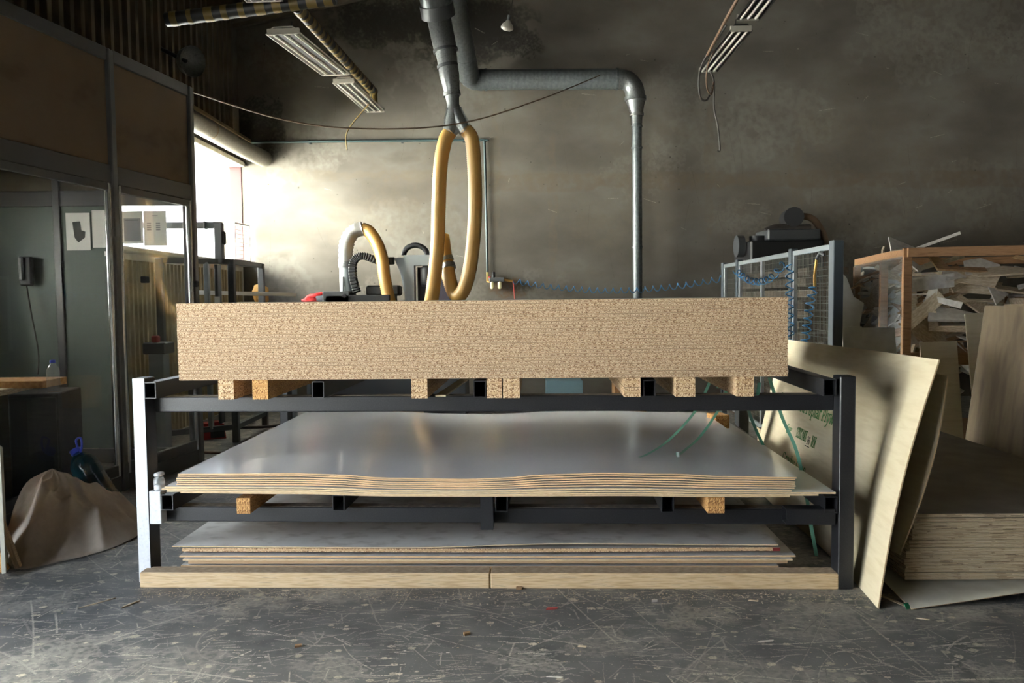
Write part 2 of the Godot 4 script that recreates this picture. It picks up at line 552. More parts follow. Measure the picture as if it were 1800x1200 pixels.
func make_materials() -> void:
	var pe := particle_edge()
	var m := mat("particle_edge", C8(214, 205, 197), 0.85, 0.0, pe, Vector3(1.0 / 0.7, 1.0 / 0.0163, 1))
	m.uv1_offset = Vector3(0, 0.5, 0)
	m = mat("bearer_edge", C8(228, 216, 200), 0.85, 0.0, pe, Vector3(1.0 / 0.7, 1.0 / 0.03, 1))
	m = mat("chip_orange", C8(230, 196, 146), 0.85, 0.0, pe, Vector3(1.0 / 0.35, 1.0 / 0.04, 1))
	mat("particle_face", Color.WHITE, 0.6, 0.0, ntex(1, 0.02, [C8(172, 150, 120), C8(196, 176, 146)], [0.2, 0.8]), Vector3(3, 3, 3))
	mat("board_top_dust", Color.WHITE, 0.55, 0.0, ntex(2, 0.01, [C8(150, 142, 130), C8(176, 168, 154)], [0.2, 0.8]), Vector3(1, 1, 1))
	m = mat("bearer_side", Color.WHITE, 0.7, 0.0, ntex(3, 0.015, [C8(178, 150, 112), C8(206, 184, 150)], [0.2, 0.8]), Vector3(2, 8, 2), true)
	m = mat("laminate", Color.WHITE, 0.15, 0.0, ntex(4, 0.004, [C8(224, 225, 228), C8(230, 231, 233)], [0.2, 0.8]), Vector3(0.5, 0.5, 1))
	m.metallic_specular = 0.65
	mat("dusty_laminate", Color.WHITE, 0.42, 0.0, ntex(5, 0.012, [C8(186, 180, 171), C8(214, 210, 203), C8(220, 217, 211)], [0.12, 0.42, 0.9]), Vector3(0.9, 1.2, 1))
	mat("hardboard_under", Color.WHITE, 0.8, 0.0, ntex(6, 0.02, [C8(124, 92, 62), C8(142, 108, 76)], [0.2, 0.8]), Vector3(2, 2, 1))
	mat("fibre_edge", Color.WHITE, 0.8, 0.0, ntex(7, 0.03, [C8(186, 150, 108), C8(212, 180, 140), C8(198, 164, 122)], [0.1, 0.5, 0.9]), Vector3(2.0, 60, 1))
	mat("fibre_edge_pale", Color.WHITE, 0.8, 0.0, ntex(8, 0.03, [C8(190, 162, 122), C8(222, 200, 164)], [0.2, 0.8]), Vector3(2.0, 50, 1))
	m = mat("plies_edge", Color.WHITE, 0.85, 0.0, plies_edge(), Vector3(1.0 / 1.1, 1.0 / 0.0162, 1))
	m.uv1_offset = Vector3(0, 0.5, 0)
	mat("poplar_face", Color.WHITE, 0.62, 0.0, ntex(9, 0.008, [C8(200, 185, 152), C8(206, 192, 161), C8(211, 198, 168), C8(202, 187, 154)], [0.12, 0.4, 0.65, 0.92], FastNoiseLite.TYPE_SIMPLEX_SMOOTH, 1024, 5), Vector3(0.28, 2.2, 1))
	mat("poplar_dark", Color.WHITE, 0.6, 0.0, ntex(10, 0.008, [C8(92, 76, 54), C8(116, 99, 72), C8(108, 90, 64)], [0.15, 0.55, 0.9], FastNoiseLite.TYPE_SIMPLEX_SMOOTH, 512, 4), Vector3(1.6, 0.35, 1))
	mat("film_ply_top", Color.WHITE, 0.5, 0.0, ntex(11, 0.01, [C8(112, 104, 94), C8(132, 123, 110)], [0.2, 0.8]), Vector3(0.7, 0.7, 1))
	mat("timber", Color.WHITE, 0.75, 0.0, ntex(12, 0.012, [C8(178, 148, 110), C8(206, 178, 138), C8(214, 188, 150), C8(160, 138, 108)], [0.08, 0.45, 0.7, 0.95], FastNoiseLite.TYPE_SIMPLEX_SMOOTH, 1024, 5), Vector3(0.5, 7, 5))
	mat("timber_top", Color.WHITE, 0.9, 0.0, ntex(13, 0.03, [C8(150, 128, 104), C8(182, 162, 136)], [0.2, 0.8]), Vector3(1.5, 5, 1))
	mat("bin_timber", Color.WHITE, 0.75, 0.0, ntex(14, 0.012, [C8(134, 98, 66), C8(166, 126, 90), C8(150, 112, 78)], [0.1, 0.5, 0.9]), Vector3(0.7, 5, 5), true)
	m = mat("black_steel", Color.WHITE, 0.42, 0.0, ntex(15, 0.06, [C8(23, 23, 26), C8(31, 31, 34), C8(34, 34, 37), C8(170, 165, 155)], [0.1, 0.6, 0.90, 0.99], FastNoiseLite.TYPE_SIMPLEX, 1024, 5), Vector3(1.6, 1.6, 1.6), true)
	mat("tube_inside", C8(34, 33, 34), 0.6)
	mat("dusty_steel", Color.WHITE, 0.85, 0.0, ntex(16, 0.02, [C8(96, 88, 78), C8(128, 118, 104)], [0.2, 0.8]), Vector3(2, 2, 2), true)
	m = mat("white_paint", Color.WHITE, 0.5, 0.0, ntex(17, 0.02, [C8(176, 178, 182), C8(198, 200, 204), C8(206, 208, 212)], [0.0, 0.25, 0.9], FastNoiseLite.TYPE_SIMPLEX_SMOOTH, 512, 5), Vector3(5, 5, 5), true)
	mat("bare_edge", C8(196, 196, 196), 0.45, 0.4)
	m = mat("floor", Color.WHITE, 0.52, 0.0, ntex(18, 0.02, [C8(78, 78, 79), C8(88, 88, 88), C8(96, 96, 95), C8(112, 111, 108)], [0.15, 0.4, 0.65, 0.95], FastNoiseLite.TYPE_SIMPLEX_SMOOTH, 1024, 5), Vector3(1 / 4.6, 1 / 4.6, 1))
	m.detail_enabled = true
	m.detail_albedo = floor_marks()
	m.detail_blend_mode = BaseMaterial3D.BLEND_MODE_MIX
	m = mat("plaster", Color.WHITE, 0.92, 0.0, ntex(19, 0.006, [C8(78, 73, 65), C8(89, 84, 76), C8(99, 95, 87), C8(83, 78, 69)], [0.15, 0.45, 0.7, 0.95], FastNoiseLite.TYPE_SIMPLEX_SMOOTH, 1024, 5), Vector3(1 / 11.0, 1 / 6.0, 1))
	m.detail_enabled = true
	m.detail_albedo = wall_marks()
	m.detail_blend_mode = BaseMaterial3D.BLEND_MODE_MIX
	mat("plain_wall", Color.WHITE, 0.92, 0.0, ntex(20, 0.01, [C8(78, 72, 62), C8(100, 94, 82)], [0.2, 0.8]), Vector3(0.4, 0.4, 0.4), true)
	mat("sill_render", Color.WHITE, 0.9, 0.0, ntex(23, 0.01, [C8(176, 168, 150), C8(200, 194, 178)], [0.2, 0.8]), Vector3(0.8, 0.8, 0.8), true)
	mat("old_sheet", Color.WHITE, 0.75, 0.0, ntex(24, 0.012, [C8(58, 50, 40), C8(84, 74, 60), C8(104, 92, 76)], [0.1, 0.5, 0.95]), Vector3(1.2, 0.3, 1.2), true)
	mat("rib_panel", Color.WHITE, 0.7, 0.0, ntex(25, 0.012, [C8(126, 112, 84), C8(158, 144, 112)], [0.2, 0.8]), Vector3(0.8, 0.4, 0.8), true)
	mat("galvanised", Color.WHITE, 0.36, 0.75, ntex(26, 0.02, [C8(96, 98, 98), C8(128, 130, 130), C8(112, 114, 114)], [0.1, 0.5, 0.9]), Vector3(3, 3, 3), true)
	mat("grey_duct", Color.WHITE, 0.4, 0.45, ntex(27, 0.02, [C8(86, 91, 92), C8(108, 113, 114)], [0.2, 0.8]), Vector3(2, 2, 2), true)
	m = mat("yellow_hose", C8(152, 117, 60), 0.45)
	m.backlight_enabled = true
	m.backlight = C8(96, 72, 34)
	mat("grey_flex", C8(150, 148, 144), 0.4, 0.5)
	mat("machine_grey", C8(122, 128, 130), 0.45)
	mat("machine_dark", C8(58, 60, 62), 0.5)
	mat("machine_black", C8(17, 17, 19), 0.6)
	mat("machine_violet", C8(52, 48, 62), 0.5)
	mat("aluminium", C8(190, 194, 198), 0.22, 0.9)
	mat("frame_grey", C8(84, 84, 85), 0.45, 0.25)
	mat("beige_panel", Color.WHITE, 0.75, 0.0, ntex(28, 0.006, [C8(98, 80, 62), C8(112, 94, 76), C8(116, 98, 80)], [0.06, 0.3, 0.8]), Vector3(0.5, 0.8, 0.5), true)
	glass("pane", C8(110, 136, 130), 0.03)
	glass("film", C8(220, 222, 220), 0.16)
	glass("bottle_clear", C8(200, 215, 220), 0.14)
	glass("bottle_blue", C8(22, 66, 78), 0.62)
	glass("jar_glass", C8(220, 226, 228), 0.22)
	mat("cap_blue", C8(44, 60, 170), 0.4)
	mat("jar_lid", C8(206, 206, 206), 0.35, 0.3)
	mat("jar_salt", C8(226, 228, 230), 0.8)
	m = mat("canvas", Color.WHITE, 0.7, 0.0, ntex(29, 0.02, [C8(176, 164, 150), C8(190, 179, 166)], [0.2, 0.8]), Vector3(2, 2, 2), true)
	mat("cardboard", Color.WHITE, 0.85, 0.0, ntex(30, 0.02, [C8(166, 122, 78), C8(188, 146, 98)], [0.2, 0.8]), Vector3(2, 2, 2), true)
	mat("paper", C8(216, 216, 212), 0.8)
	mat("paper_grey", C8(142, 142, 146), 0.8)
	mat("ink", C8(60, 60, 62), 0.8)
	mat("strap_green", C8(96, 146, 124), 0.35)
	mat("strap_dark", C8(40, 84, 66), 0.35)
	mat("strap_white", C8(206, 222, 214), 0.4)
	mat("green_ink", C8(38, 116, 50), 0.7)
	mat("red_ink", C8(120, 40, 36), 0.7)
	mat("blue_hose", C8(40, 104, 150), 0.35)
	mat("blue_pipe", C8(44, 62, 64), 0.5)
	mat("brass", C8(186, 146, 84), 0.35, 0.8)
	mat("bowl", C8(214, 206, 160), 0.3)
	mat("red_plastic", C8(150, 34, 30), 0.5)
	mat("red_cloth", C8(178, 26, 28), 0.8)
	mat("dark_cloth", C8(40, 42, 50), 0.85)
	mat("red_steel", C8(186, 84, 78), 0.6)
	mat("red_jamb", C8(56, 16, 15), 0.6)
	mat("pvc", Color.WHITE, 0.4, 0.0, ntex(31, 0.02, [C8(112, 108, 96), C8(132, 128, 116)], [0.2, 0.8]), Vector3(2, 2, 2), true)
	mat("rubble", C8(126, 108, 84), 0.95)
	mat("cable", C8(46, 40, 36), 0.6)
	mat("rust_cable", C8(92, 70, 50), 0.7)
	mat("tape_yellow", C8(108, 88, 38), 0.5)
	mat("tape_black", C8(30, 28, 26), 0.5)
	mat("lamp_white", C8(140, 134, 124), 0.4)
	mat("lamp_tube", C8(176, 172, 162), 0.3)
	mat("lamp_black", C8(26, 24, 22), 0.5)
	mat("fence_post", C8(66, 74, 80), 0.45)
	mat("fence_frame", C8(150, 156, 160), 0.35, 0.4)
	mat("fence_wire", C8(112, 112, 104), 0.5, 0.3)
	mat("offcut_pale", Color.WHITE, 0.75, 0.0, ntex(32, 0.02, [C8(176, 158, 132), C8(204, 188, 162)], [0.2, 0.8]), Vector3(2, 6, 2), true)
	mat("offcut_white", Color.WHITE, 0.6, 0.0, ntex(33, 0.02, [C8(196, 190, 180), C8(214, 209, 200)], [0.2, 0.8]), Vector3(2, 2, 2), true)
	mat("offcut_tan", Color.WHITE, 0.8, 0.0, ntex(34, 0.02, [C8(140, 108, 76), C8(170, 138, 102)], [0.2, 0.8]), Vector3(2, 6, 2), true)
	mat("board_white", Color.WHITE, 0.55, 0.0, ntex(35, 0.01, [C8(186, 182, 166), C8(208, 204, 190)], [0.2, 0.8]), Vector3(1, 1, 1), true)
	mat("foam_orange", Color.WHITE, 0.9, 0.0, ntex(36, 0.03, [C8(176, 128, 64), C8(206, 160, 90)], [0.2, 0.8]), Vector3(4, 4, 4), true)
	mat("sawdust", C8(178, 164, 142), 0.95)
	mat("green_tag", C8(20, 112, 76), 0.5)
	mat("white_render", C8(228, 226, 220), 0.9)
	mat("office_panel", C8(84, 94, 88), 0.6)
	mat("dark_board", Color.WHITE, 0.8, 0.0, ntex(37, 0.02, [C8(66, 54, 42), C8(92, 78, 62)], [0.2, 0.8]), Vector3(3, 6, 0.6), true)
	mat("pavement", C8(150, 150, 146), 0.9)
	mat("light_blue", C8(120, 150, 160), 0.6)

# ---------------------------------------------------------------- frames of the two placed groups (yaw as they stand)
var OF := Transform3D(Basis(Vector3.UP, deg_to_rad(-2.03)), Vector3(-0.1425, 0, -3.651))
var RK := Transform3D(Basis(Vector3.UP, deg_to_rad(-3.2)), Vector3(-0.141, 0, -3.685))
const NTH := ["topmost", "second", "third", "fourth", "fifth", "sixth", "seventh", "eighth", "ninth", "tenth", "eleventh", "twelfth", "thirteenth", "fourteenth", "fifteenth", "sixteenth", "seventeenth", "eighteenth", "nineteenth", "twentieth", "twenty-first", "lowest"]

func _ready() -> void:
	rng.seed = 5
	# camera, sky, exposure
	var cam := Camera3D.new()
	cam.name = "camera"
	cam.fov = rad_to_deg(2.0 * atan(600.0 / 1400.0))
	cam.near = 0.05
	cam.far = 200.0
	add_child(cam)
	cam.transform = Transform3D(Basis(Vector3.RIGHT, deg_to_rad(-3.07)) * Basis(Vector3.BACK, deg_to_rad(-0.6)), Vector3(0, 1.35, 0))
	cam.current = true
	var env := Environment.new()
	env.background_mode = Environment.BG_SKY
	var sky := Sky.new()
	var ps := ProceduralSkyMaterial.new()
	ps.sky_top_color = Color(0.89, 0.945, 1.0)
	ps.sky_horizon_color = Color(0.94, 0.97, 1.0)
	ps.ground_horizon_color = Color(0.75, 0.75, 0.74)
	ps.ground_bottom_color = Color(0.6, 0.6, 0.59)
	ps.sun_angle_max = 0.0
	sky.sky_material = ps
	env.sky = sky
	env.tonemap_mode = Environment.TONE_MAPPER_LINEAR
	env.tonemap_exposure = 13.0
	env.sdfgi_enabled = true
	env.ssao_enabled = true
	env.ssil_enabled = true
	# sun high behind the hall: it reaches only the yard and the building opposite
	var sun := DirectionalLight3D.new()
	sun.name = "sun"
	sun.light_energy = 14.5
	sun.light_color = Color(0.985, 1.0, 0.985)
	sun.light_angular_distance = 0.6
	sun.shadow_enabled = true
	sun.sky_mode = DirectionalLight3D.SKY_MODE_LIGHT_ONLY
	add_child(sun)
	sun.look_at_from_position(V(10, 14.5, 2.0), Vector3.ZERO)
	var we := WorldEnvironment.new()
	we.name = "environment"
	we.environment = env
	add_child(we)

	make_materials()
	build_shell()
	build_rack()
	build_board_stack()
	build_middle_sheets()
	build_bottom_sheets()
	build_right_plywood()
	build_partition()
	build_ducts()
	build_machine()
	build_lights()
	build_fence_and_bin()
	build_left_corner()
	build_window_corner()
	build_floor_scraps()

# ---------------------------------------------------------------- the room
func ribbed(length: float, height: float, pitch: float, depth: float) -> ArrayMesh:
	# trapezoid ribs along y, profile along x from 0 to length
	var g := Geo.new()
	var n := int(length / pitch)
	var prev := Vector2(0, 0)
	for i in n:
		var x := i * pitch
		for p in [Vector2(x + pitch * 0.45, 0), Vector2(x + pitch * 0.55, depth), Vector2(x + pitch * 0.9, depth), Vector2(x + pitch, 0)]:
			g.quad(V(prev.x, 0, prev.y), V(p.x, 0, p.y), V(p.x, height, p.y), V(prev.x, height, prev.y), V(0, 0, 1), Vector2(prev.x, 0), Vector2(p.x, 0), Vector2(p.x, height), Vector2(prev.x, height))
			prev = p
	return g.done()

func build_shell() -> void:
	var g := Geo.new()
	g.quad(V(-4.9, 0, 5), V(7, 0, 5), V(7, 0, -10.6), V(-4.9, 0, -10.6), V(0, 1, 0), Vector2(-4.9, 5) + Vector2(2.3, 5.4), Vector2(7, 5) + Vector2(2.3, 5.4), Vector2(7, -10.6) + Vector2(2.3, 5.4), Vector2(-4.9, -10.6) + Vector2(2.3, 5.4))
	g.at(V(1.05, -0.11, -2.8), V(11.9, 0.2, 15.6))
	struct_mesh("floor", g.done(), M.floor)
	struct_mesh("pavement", Geo.new().at(V(-24.9, -0.12, -2.8), V(40, 0.2, 60)).done(), M.pavement)
	struct_mesh("wall_outside", Geo.new().at(V(-7.2, 2.4, -8.0), V(0.4, 5.0, 12.0)).done(), M.white_render)
	# back wall: plaster face with its own stains, solid behind
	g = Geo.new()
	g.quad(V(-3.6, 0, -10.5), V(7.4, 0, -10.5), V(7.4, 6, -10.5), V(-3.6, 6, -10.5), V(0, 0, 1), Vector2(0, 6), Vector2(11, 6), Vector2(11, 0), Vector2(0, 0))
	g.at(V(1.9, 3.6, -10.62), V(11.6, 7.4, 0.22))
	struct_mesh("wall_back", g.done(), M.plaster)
	g = Geo.new()
	g.at(V(7.1, 3.6, -2.8), V(0.2, 7.4, 15.8))
	struct_mesh("wall_right", g.done(), M.plain_wall)
	g = Geo.new()
	g.at(V(1.75, 3.6, 5.1), V(10.9, 7.4, 0.2))
	struct_mesh("wall_front", g.done(), M.plain_wall)
	# left wall with the window at the back and the wide loading door near the camera
	var lw := struct_root("wall_left")
	g = Geo.new()
	g.at(V(-3.62, 0.9, -8.6), V(0.2, 1.8, 3.8))
	part(lw, "lower_wall", g.done(), M.sill_render)
	part(lw, "window_sill", Geo.new().at(V(-3.58, 1.83, -8.75), V(0.34, 0.05, 3.5), 0.01).done(), M.sill_render)
	g = Geo.new()
	g.at(V(-3.62, 4.2, -8.6), V(0.2, 2.1, 3.8))
	g.at(V(-3.62, 4.15, -4.95), V(0.2, 2.1, 3.5))
	g.at(V(-3.62, 3.95, -0.9), V(0.2, 2.7, 5.6))
	g.at(V(-3.62, 2.6, 2.95), V(0.2, 5.2, 4.1))
	g.at(V(-3.62, 1.6, -3.55), V(0.2, 3.2, 1.3))
	g.at(V(-3.62, 2.5, -6.95), V(0.2, 1.4, 0.5))
	part(lw, "upper_wall", g.done(), M.plain_wall)
	var rs := part(lw, "ribbed_cladding", ribbed(7.0, 1.9, 0.16, 0.045), M.old_sheet, Transform3D(Basis(V(0, 0, -1), V(0, 1, 0), V(1, 0, 0)), V(-3.51, 3.34, -3.3)))
	rs.set_meta("label", "dark vertical ribbed sheet cladding")
	part(lw, "ribbed_dado", ribbed(3.6, 1.72, 0.09, 0.03), M.rib_panel, Transform3D(Basis(V(0, 0, -1), V(0, 1, 0), V(1, 0, 0)), V(-3.515, 0.02, -6.75)))
	# roof: ribs run down the slope, on rafters
	var cl := struct_root("ceiling")
	var sl := atan(0.2126)
	var up := V(cos(sl), sin(sl), 0)
	var nrm := V(sin(sl), -cos(sl), 0)
	part(cl, "roof_sheet", ribbed(16.0, 11.2, 0.2, 0.04), M.old_sheet, Transform3D(Basis(V(0, 0, 1), up, nrm), V(-3.75, 4.83, -10.75)))
	part(cl, "roof_board", Geo.new().box(Transform3D(Basis(up, -nrm, V(0, 0, 1)), V(1.7, 6.05, -2.8)), V(11.4, 0.1, 16.2)).done(), M.plain_wall)
	for z in [-9.4, -6.9, -4.4, -1.9, 0.6, 3.1]:
		part(cl, "rafter", Geo.new().box(Transform3D(Basis(up, -nrm, V(0, 0, 1)), V(1.7, 5.86, z)), V(11.2, 0.22, 0.1), 0.01).done(), M.old_sheet)

# ---------------------------------------------------------------- steel rack
func build_rack() -> void:
	var r := thing("steel_rack", "black welded steel rack carrying the stacked boards on two levels", "rack", RK)
	for s in [[-1.6425, 0.061, 0.0, 0.99], [1.665, 0.07, 0.0, 0.983], [-1.6425, 0.061, -2.0, 0.99], [1.665, 0.07, -2.0, 0.983]]:
		var p := part(r, "post", Geo.new().at(V(s[0], s[3] / 2, s[2] - 0.05), V(s[1], s[3], 0.1), 0.004).done(), M.black_steel)
		if s[0] < 0 and s[2] == 0.0:
			part(p, "painted_face", Geo.new().at(V(s[0], s[3] / 2 + 0.002, 0.001), V(s[1] - 0.003, s[3] - 0.004, 0.002), 0.0007).done(), M.white_paint, Transform3D(), "white painted front face of the post")
	for y in [0.854, 0.316]:
		for z in [-0.115, -1.95]:
			var rl := part(r, "rail", Geo.new().at(V(0.01, y, z), V(3.24, 0.076, 0.07), 0.005).done(), M.black_steel)
			if z > -1.0:
				part(rl, "dust", Geo.new().at(V(0.01, y + 0.0385, z), V(3.22, 0.001, 0.062)).done(), M.dusty_steel, Transform3D(), "brown dust lying on the rail")
	for x in [-1.587, -0.775, -0.012, 0.772, 1.584]:
		part(r, "cross_tube", hollow_tube(0.057, 0.078, 2.05), null, T(x, 0.932, 0.0))
	for x in [-1.522, -0.69, 0.0835, 0.855, 1.5955]:
		part(r, "cross_tube", hollow_tube(0.058, 0.076, 2.05), null, T(x, 0.393, 0.0))
	part(r, "stub_upright", hollow_tube(0.059, 0.075, 0.16), null, T(0.0135, 0.428, -0.04, 0, -90))
	part(r, "side_bracket", hollow_tube(0.075, 0.072, 0.22), null, T(1.395, 0.337, -0.04, -90))
	part(r, "end_plate", Geo.new().at(V(-1.582, 0.367, -0.028), V(0.058, 0.161, 0.055), 0.003).done(), M.white_paint, Transform3D(), "white painted plate welded beside the post")
	# timber sleepers in front of the feet
	for s in [[-1.635, 0.026, "left pale timber sleeper lying in front of the rack foot"], [0.031, 1.632, "right pale timber sleeper butted against the black rack post"]]:
		var w: float = s[1] - s[0]
		var t := thing("timber_sleeper", s[2], "timber", OF * T((s[0] + s[1]) / 2, 0, -0.045), "sleepers under the rack front")
		var ge := Geo.new()
		ge.uvo = Vector2(s[0] * 1.7, 0.3)
		part(t, "beam", ge.at(V(0, 0.0365, 0), V(w, 0.073, 0.09), 0.004).done(), M.timber)
		part(t, "dust", Geo.new().at(V(0, 0.0735, -0.002), V(w - 0.006, 0.001, 0.08)).done(), M.timber_top, Transform3D(), "sawdust settled on the upper face")
	# little jar on the bracket
	var j := thing("glass_jar", "small glass jar with pale lid standing on the white bracket", "jar", RK * T(-1.572, 0.4475, -0.028))
	part(j, "body", Geo.new().lathe(Transform3D(), [Vector2(0, 0), Vector2(0.022, 0), Vector2(0.026, 0.006), Vector2(0.026, 0.048), Vector2(0.022, 0.058), Vector2(0.016, 0.064), Vector2(0.016, 0.070)], 20).done(), M.jar_glass)
	part(j, "contents", Geo.new().lathe(Transform3D(), [Vector2(0, 0.003), Vector2(0.022, 0.003), Vector2(0.023, 0.022), Vector2(0.0, 0.024)], 16).done(), M.jar_salt, Transform3D(), "white powder in the jar")
	part(j, "lid", Geo.new().lathe(T(0.002, 0.069, 0, 0, 0, 8), [Vector2(0, 0), Vector2(0.022, 0.0), Vector2(0.025, 0.006), Vector2(0.023, 0.014), Vector2(0.012, 0.018), Vector2(0, 0.018)], 20).done(), M.jar_lid)

func hollow_tube(w: float, h: float, l: float) -> ArrayMesh:
	return Geo.new().hollow(Transform3D(), w, h, l, 0.004).done(M.black_steel)

# ---------------------------------------------------------------- upper stack of particleboards and the bearers below it
func board_mesh(s: Vector3, uvo: Vector2, face: Material, edge: Material, bevel := 0.0009) -> ArrayMesh:
	# box with faces (up, down) and edges as two surfaces
	var a := Geo.new()
	var b := Geo.new()
	a.uvo = uvo
	b.uvo = Vector2(uvo.x, 0)
	var h := s * 0.5
	for sg in [-1.0, 1.0]:
		var y: float = h.y * sg
		var f := []
		for k in [[-1, -1], [1, -1], [1, 1], [-1, 1]]:
			f.append(V((h.x - bevel) * k[0], y, (h.z - bevel) * k[1]))
		a.poly(f, Transform3D(), Vector3.ZERO)
		for k in [[V(-1, 0, 1), V(1, 0, 1)], [V(-1, 0, -1), V(1, 0, -1)], [V(-1, 0, -1), V(-1, 0, 1)], [V(1, 0, -1), V(1, 0, 1)]]:
			var p: Vector3 = k[0]
			var q: Vector3 = k[1]
			var yo: float = (h.y - bevel) * sg
			b.poly([V(p.x * h.x, yo, p.z * h.z), V(q.x * h.x, yo, q.z * h.z), V(q.x * (h.x - bevel), y, q.z * (h.z - bevel)), V(p.x * (h.x - bevel), y, p.z * (h.z - bevel))], Transform3D(), Vector3.ZERO)
			if sg > 0.0:
				b.poly([V(p.x * h.x, yo, p.z * h.z), V(q.x * h.x, yo, q.z * h.z), V(q.x * h.x, -yo, q.z * h.z), V(p.x * h.x, -yo, p.z * h.z)], Transform3D(), Vector3.ZERO)
	var m := a.done(face)
	return b.done(edge, m)

func build_board_stack() -> void:
	var pitch := 0.01634
	for i in 22:
		var k := 21 - i
		var w := 2.808 + rng.randfn(0, 0.0012)
		var me := board_mesh(V(w, pitch - 0.0006, 2.07), Vector2(rng.randf() * 3.0, rng.randf()), M.board_top_dust if i == 0 else M.particle_face, M.particle_edge, 0.0014)
		var t := OF * T(-0.0105 + rng.randfn(0, 0.0014), 0.9850 + pitch * (k + 0.5), -1.035 + rng.randfn(0, 0.0009))
		var lb: String = NTH[i] + (" raw particleboard sheet" if i == 0 or i == 21 else " raw particleboard sheet from the top") + " in the tall stack on the rack"
		solo("particleboard_sheet", me, null, t, lb, "board", "particleboards in the upper stack")
	var bs := [[-1.1955, 0.073, "bearer_edge", 0.0, "leftmost chipboard bearer block under the particleboard stack"], [-1.0325, 0.073, "chip_orange", 0.3, "orange-brown chipboard bearer, second from left under the particleboard stack"], [-0.2895, 0.075, "bearer_edge", 0.0, "chipboard bearer right of the first inner black tube end"], [0.058, 0.070, "bearer_edge", 0.0, "left one of the paired chipboard bearers near the rack middle"], [0.137, 0.077, "bearer_edge", 0.4, "right one of the paired chipboard bearers near the rack middle"], [0.6925, 0.077, "bearer_edge", -0.2, "split two-layer chipboard bearer left of the right black tube end"], [0.934, 0.088, "bearer_edge", 0.2, "wide chipboard bearer right of the right black tube end"], [1.205, 0.078, "bearer_edge", 0.0, "rightmost chipboard bearer crossed by a dark green strap"]]
	for i in bs.size():
		var b: Array = bs[i]
		var t := thing("board_bearer", b[4], "bearer", OF * T(b[0], 0.8935, -0.004 + rng.randfn(0, 0.003), b[3]), "bearers under the particleboard stack")
		var y0 := 0.0
		for l in 2:
			var hh := 0.0455
			part(t, "layer", board_mesh(V(b[1] - (0.003 if l == 1 and i == 5 else 0.0), hh - (0.0015 if i == 5 else 0.0001), 2.0), Vector2(i * 0.37 + l * 0.2, 0.1), M.bearer_side, M[b[2]], 0.001), null, T(0, y0 + hh / 2, -1.0))
			y0 += hh
	# two loose battens seen between the bearers
	solo("loose_batten", Geo.new().at(Vector3.ZERO, V(0.05, 0.008, 1.3), 0.001).done(), M.poplar_face, OF * T(-0.165, 0.898, -0.72, -3), "thin pale batten lying on the rail beside a bearer", "batten")

# ---------------------------------------------------------------- middle shelf: bowed laminated sheets
const TOPP := [[-1.435, 0.547], [-0.874, 0.549], [-0.695, 0.543], [-0.428, 0.526], [-0.076, 0.520], [0.084, 0.525], [0.294, 0.540], [0.556, 0.547], [0.868, 0.541], [1.127, 0.530], [1.436, 0.524], [1.62, 0.522]]
const BOTP := [[-1.5, 0.4560], [-0.876, 0.450], [-0.395, 0.4375], [0.003, 0.4360], [0.66, 0.4380], [1.0, 0.4330], [1.62, 0.4325]]

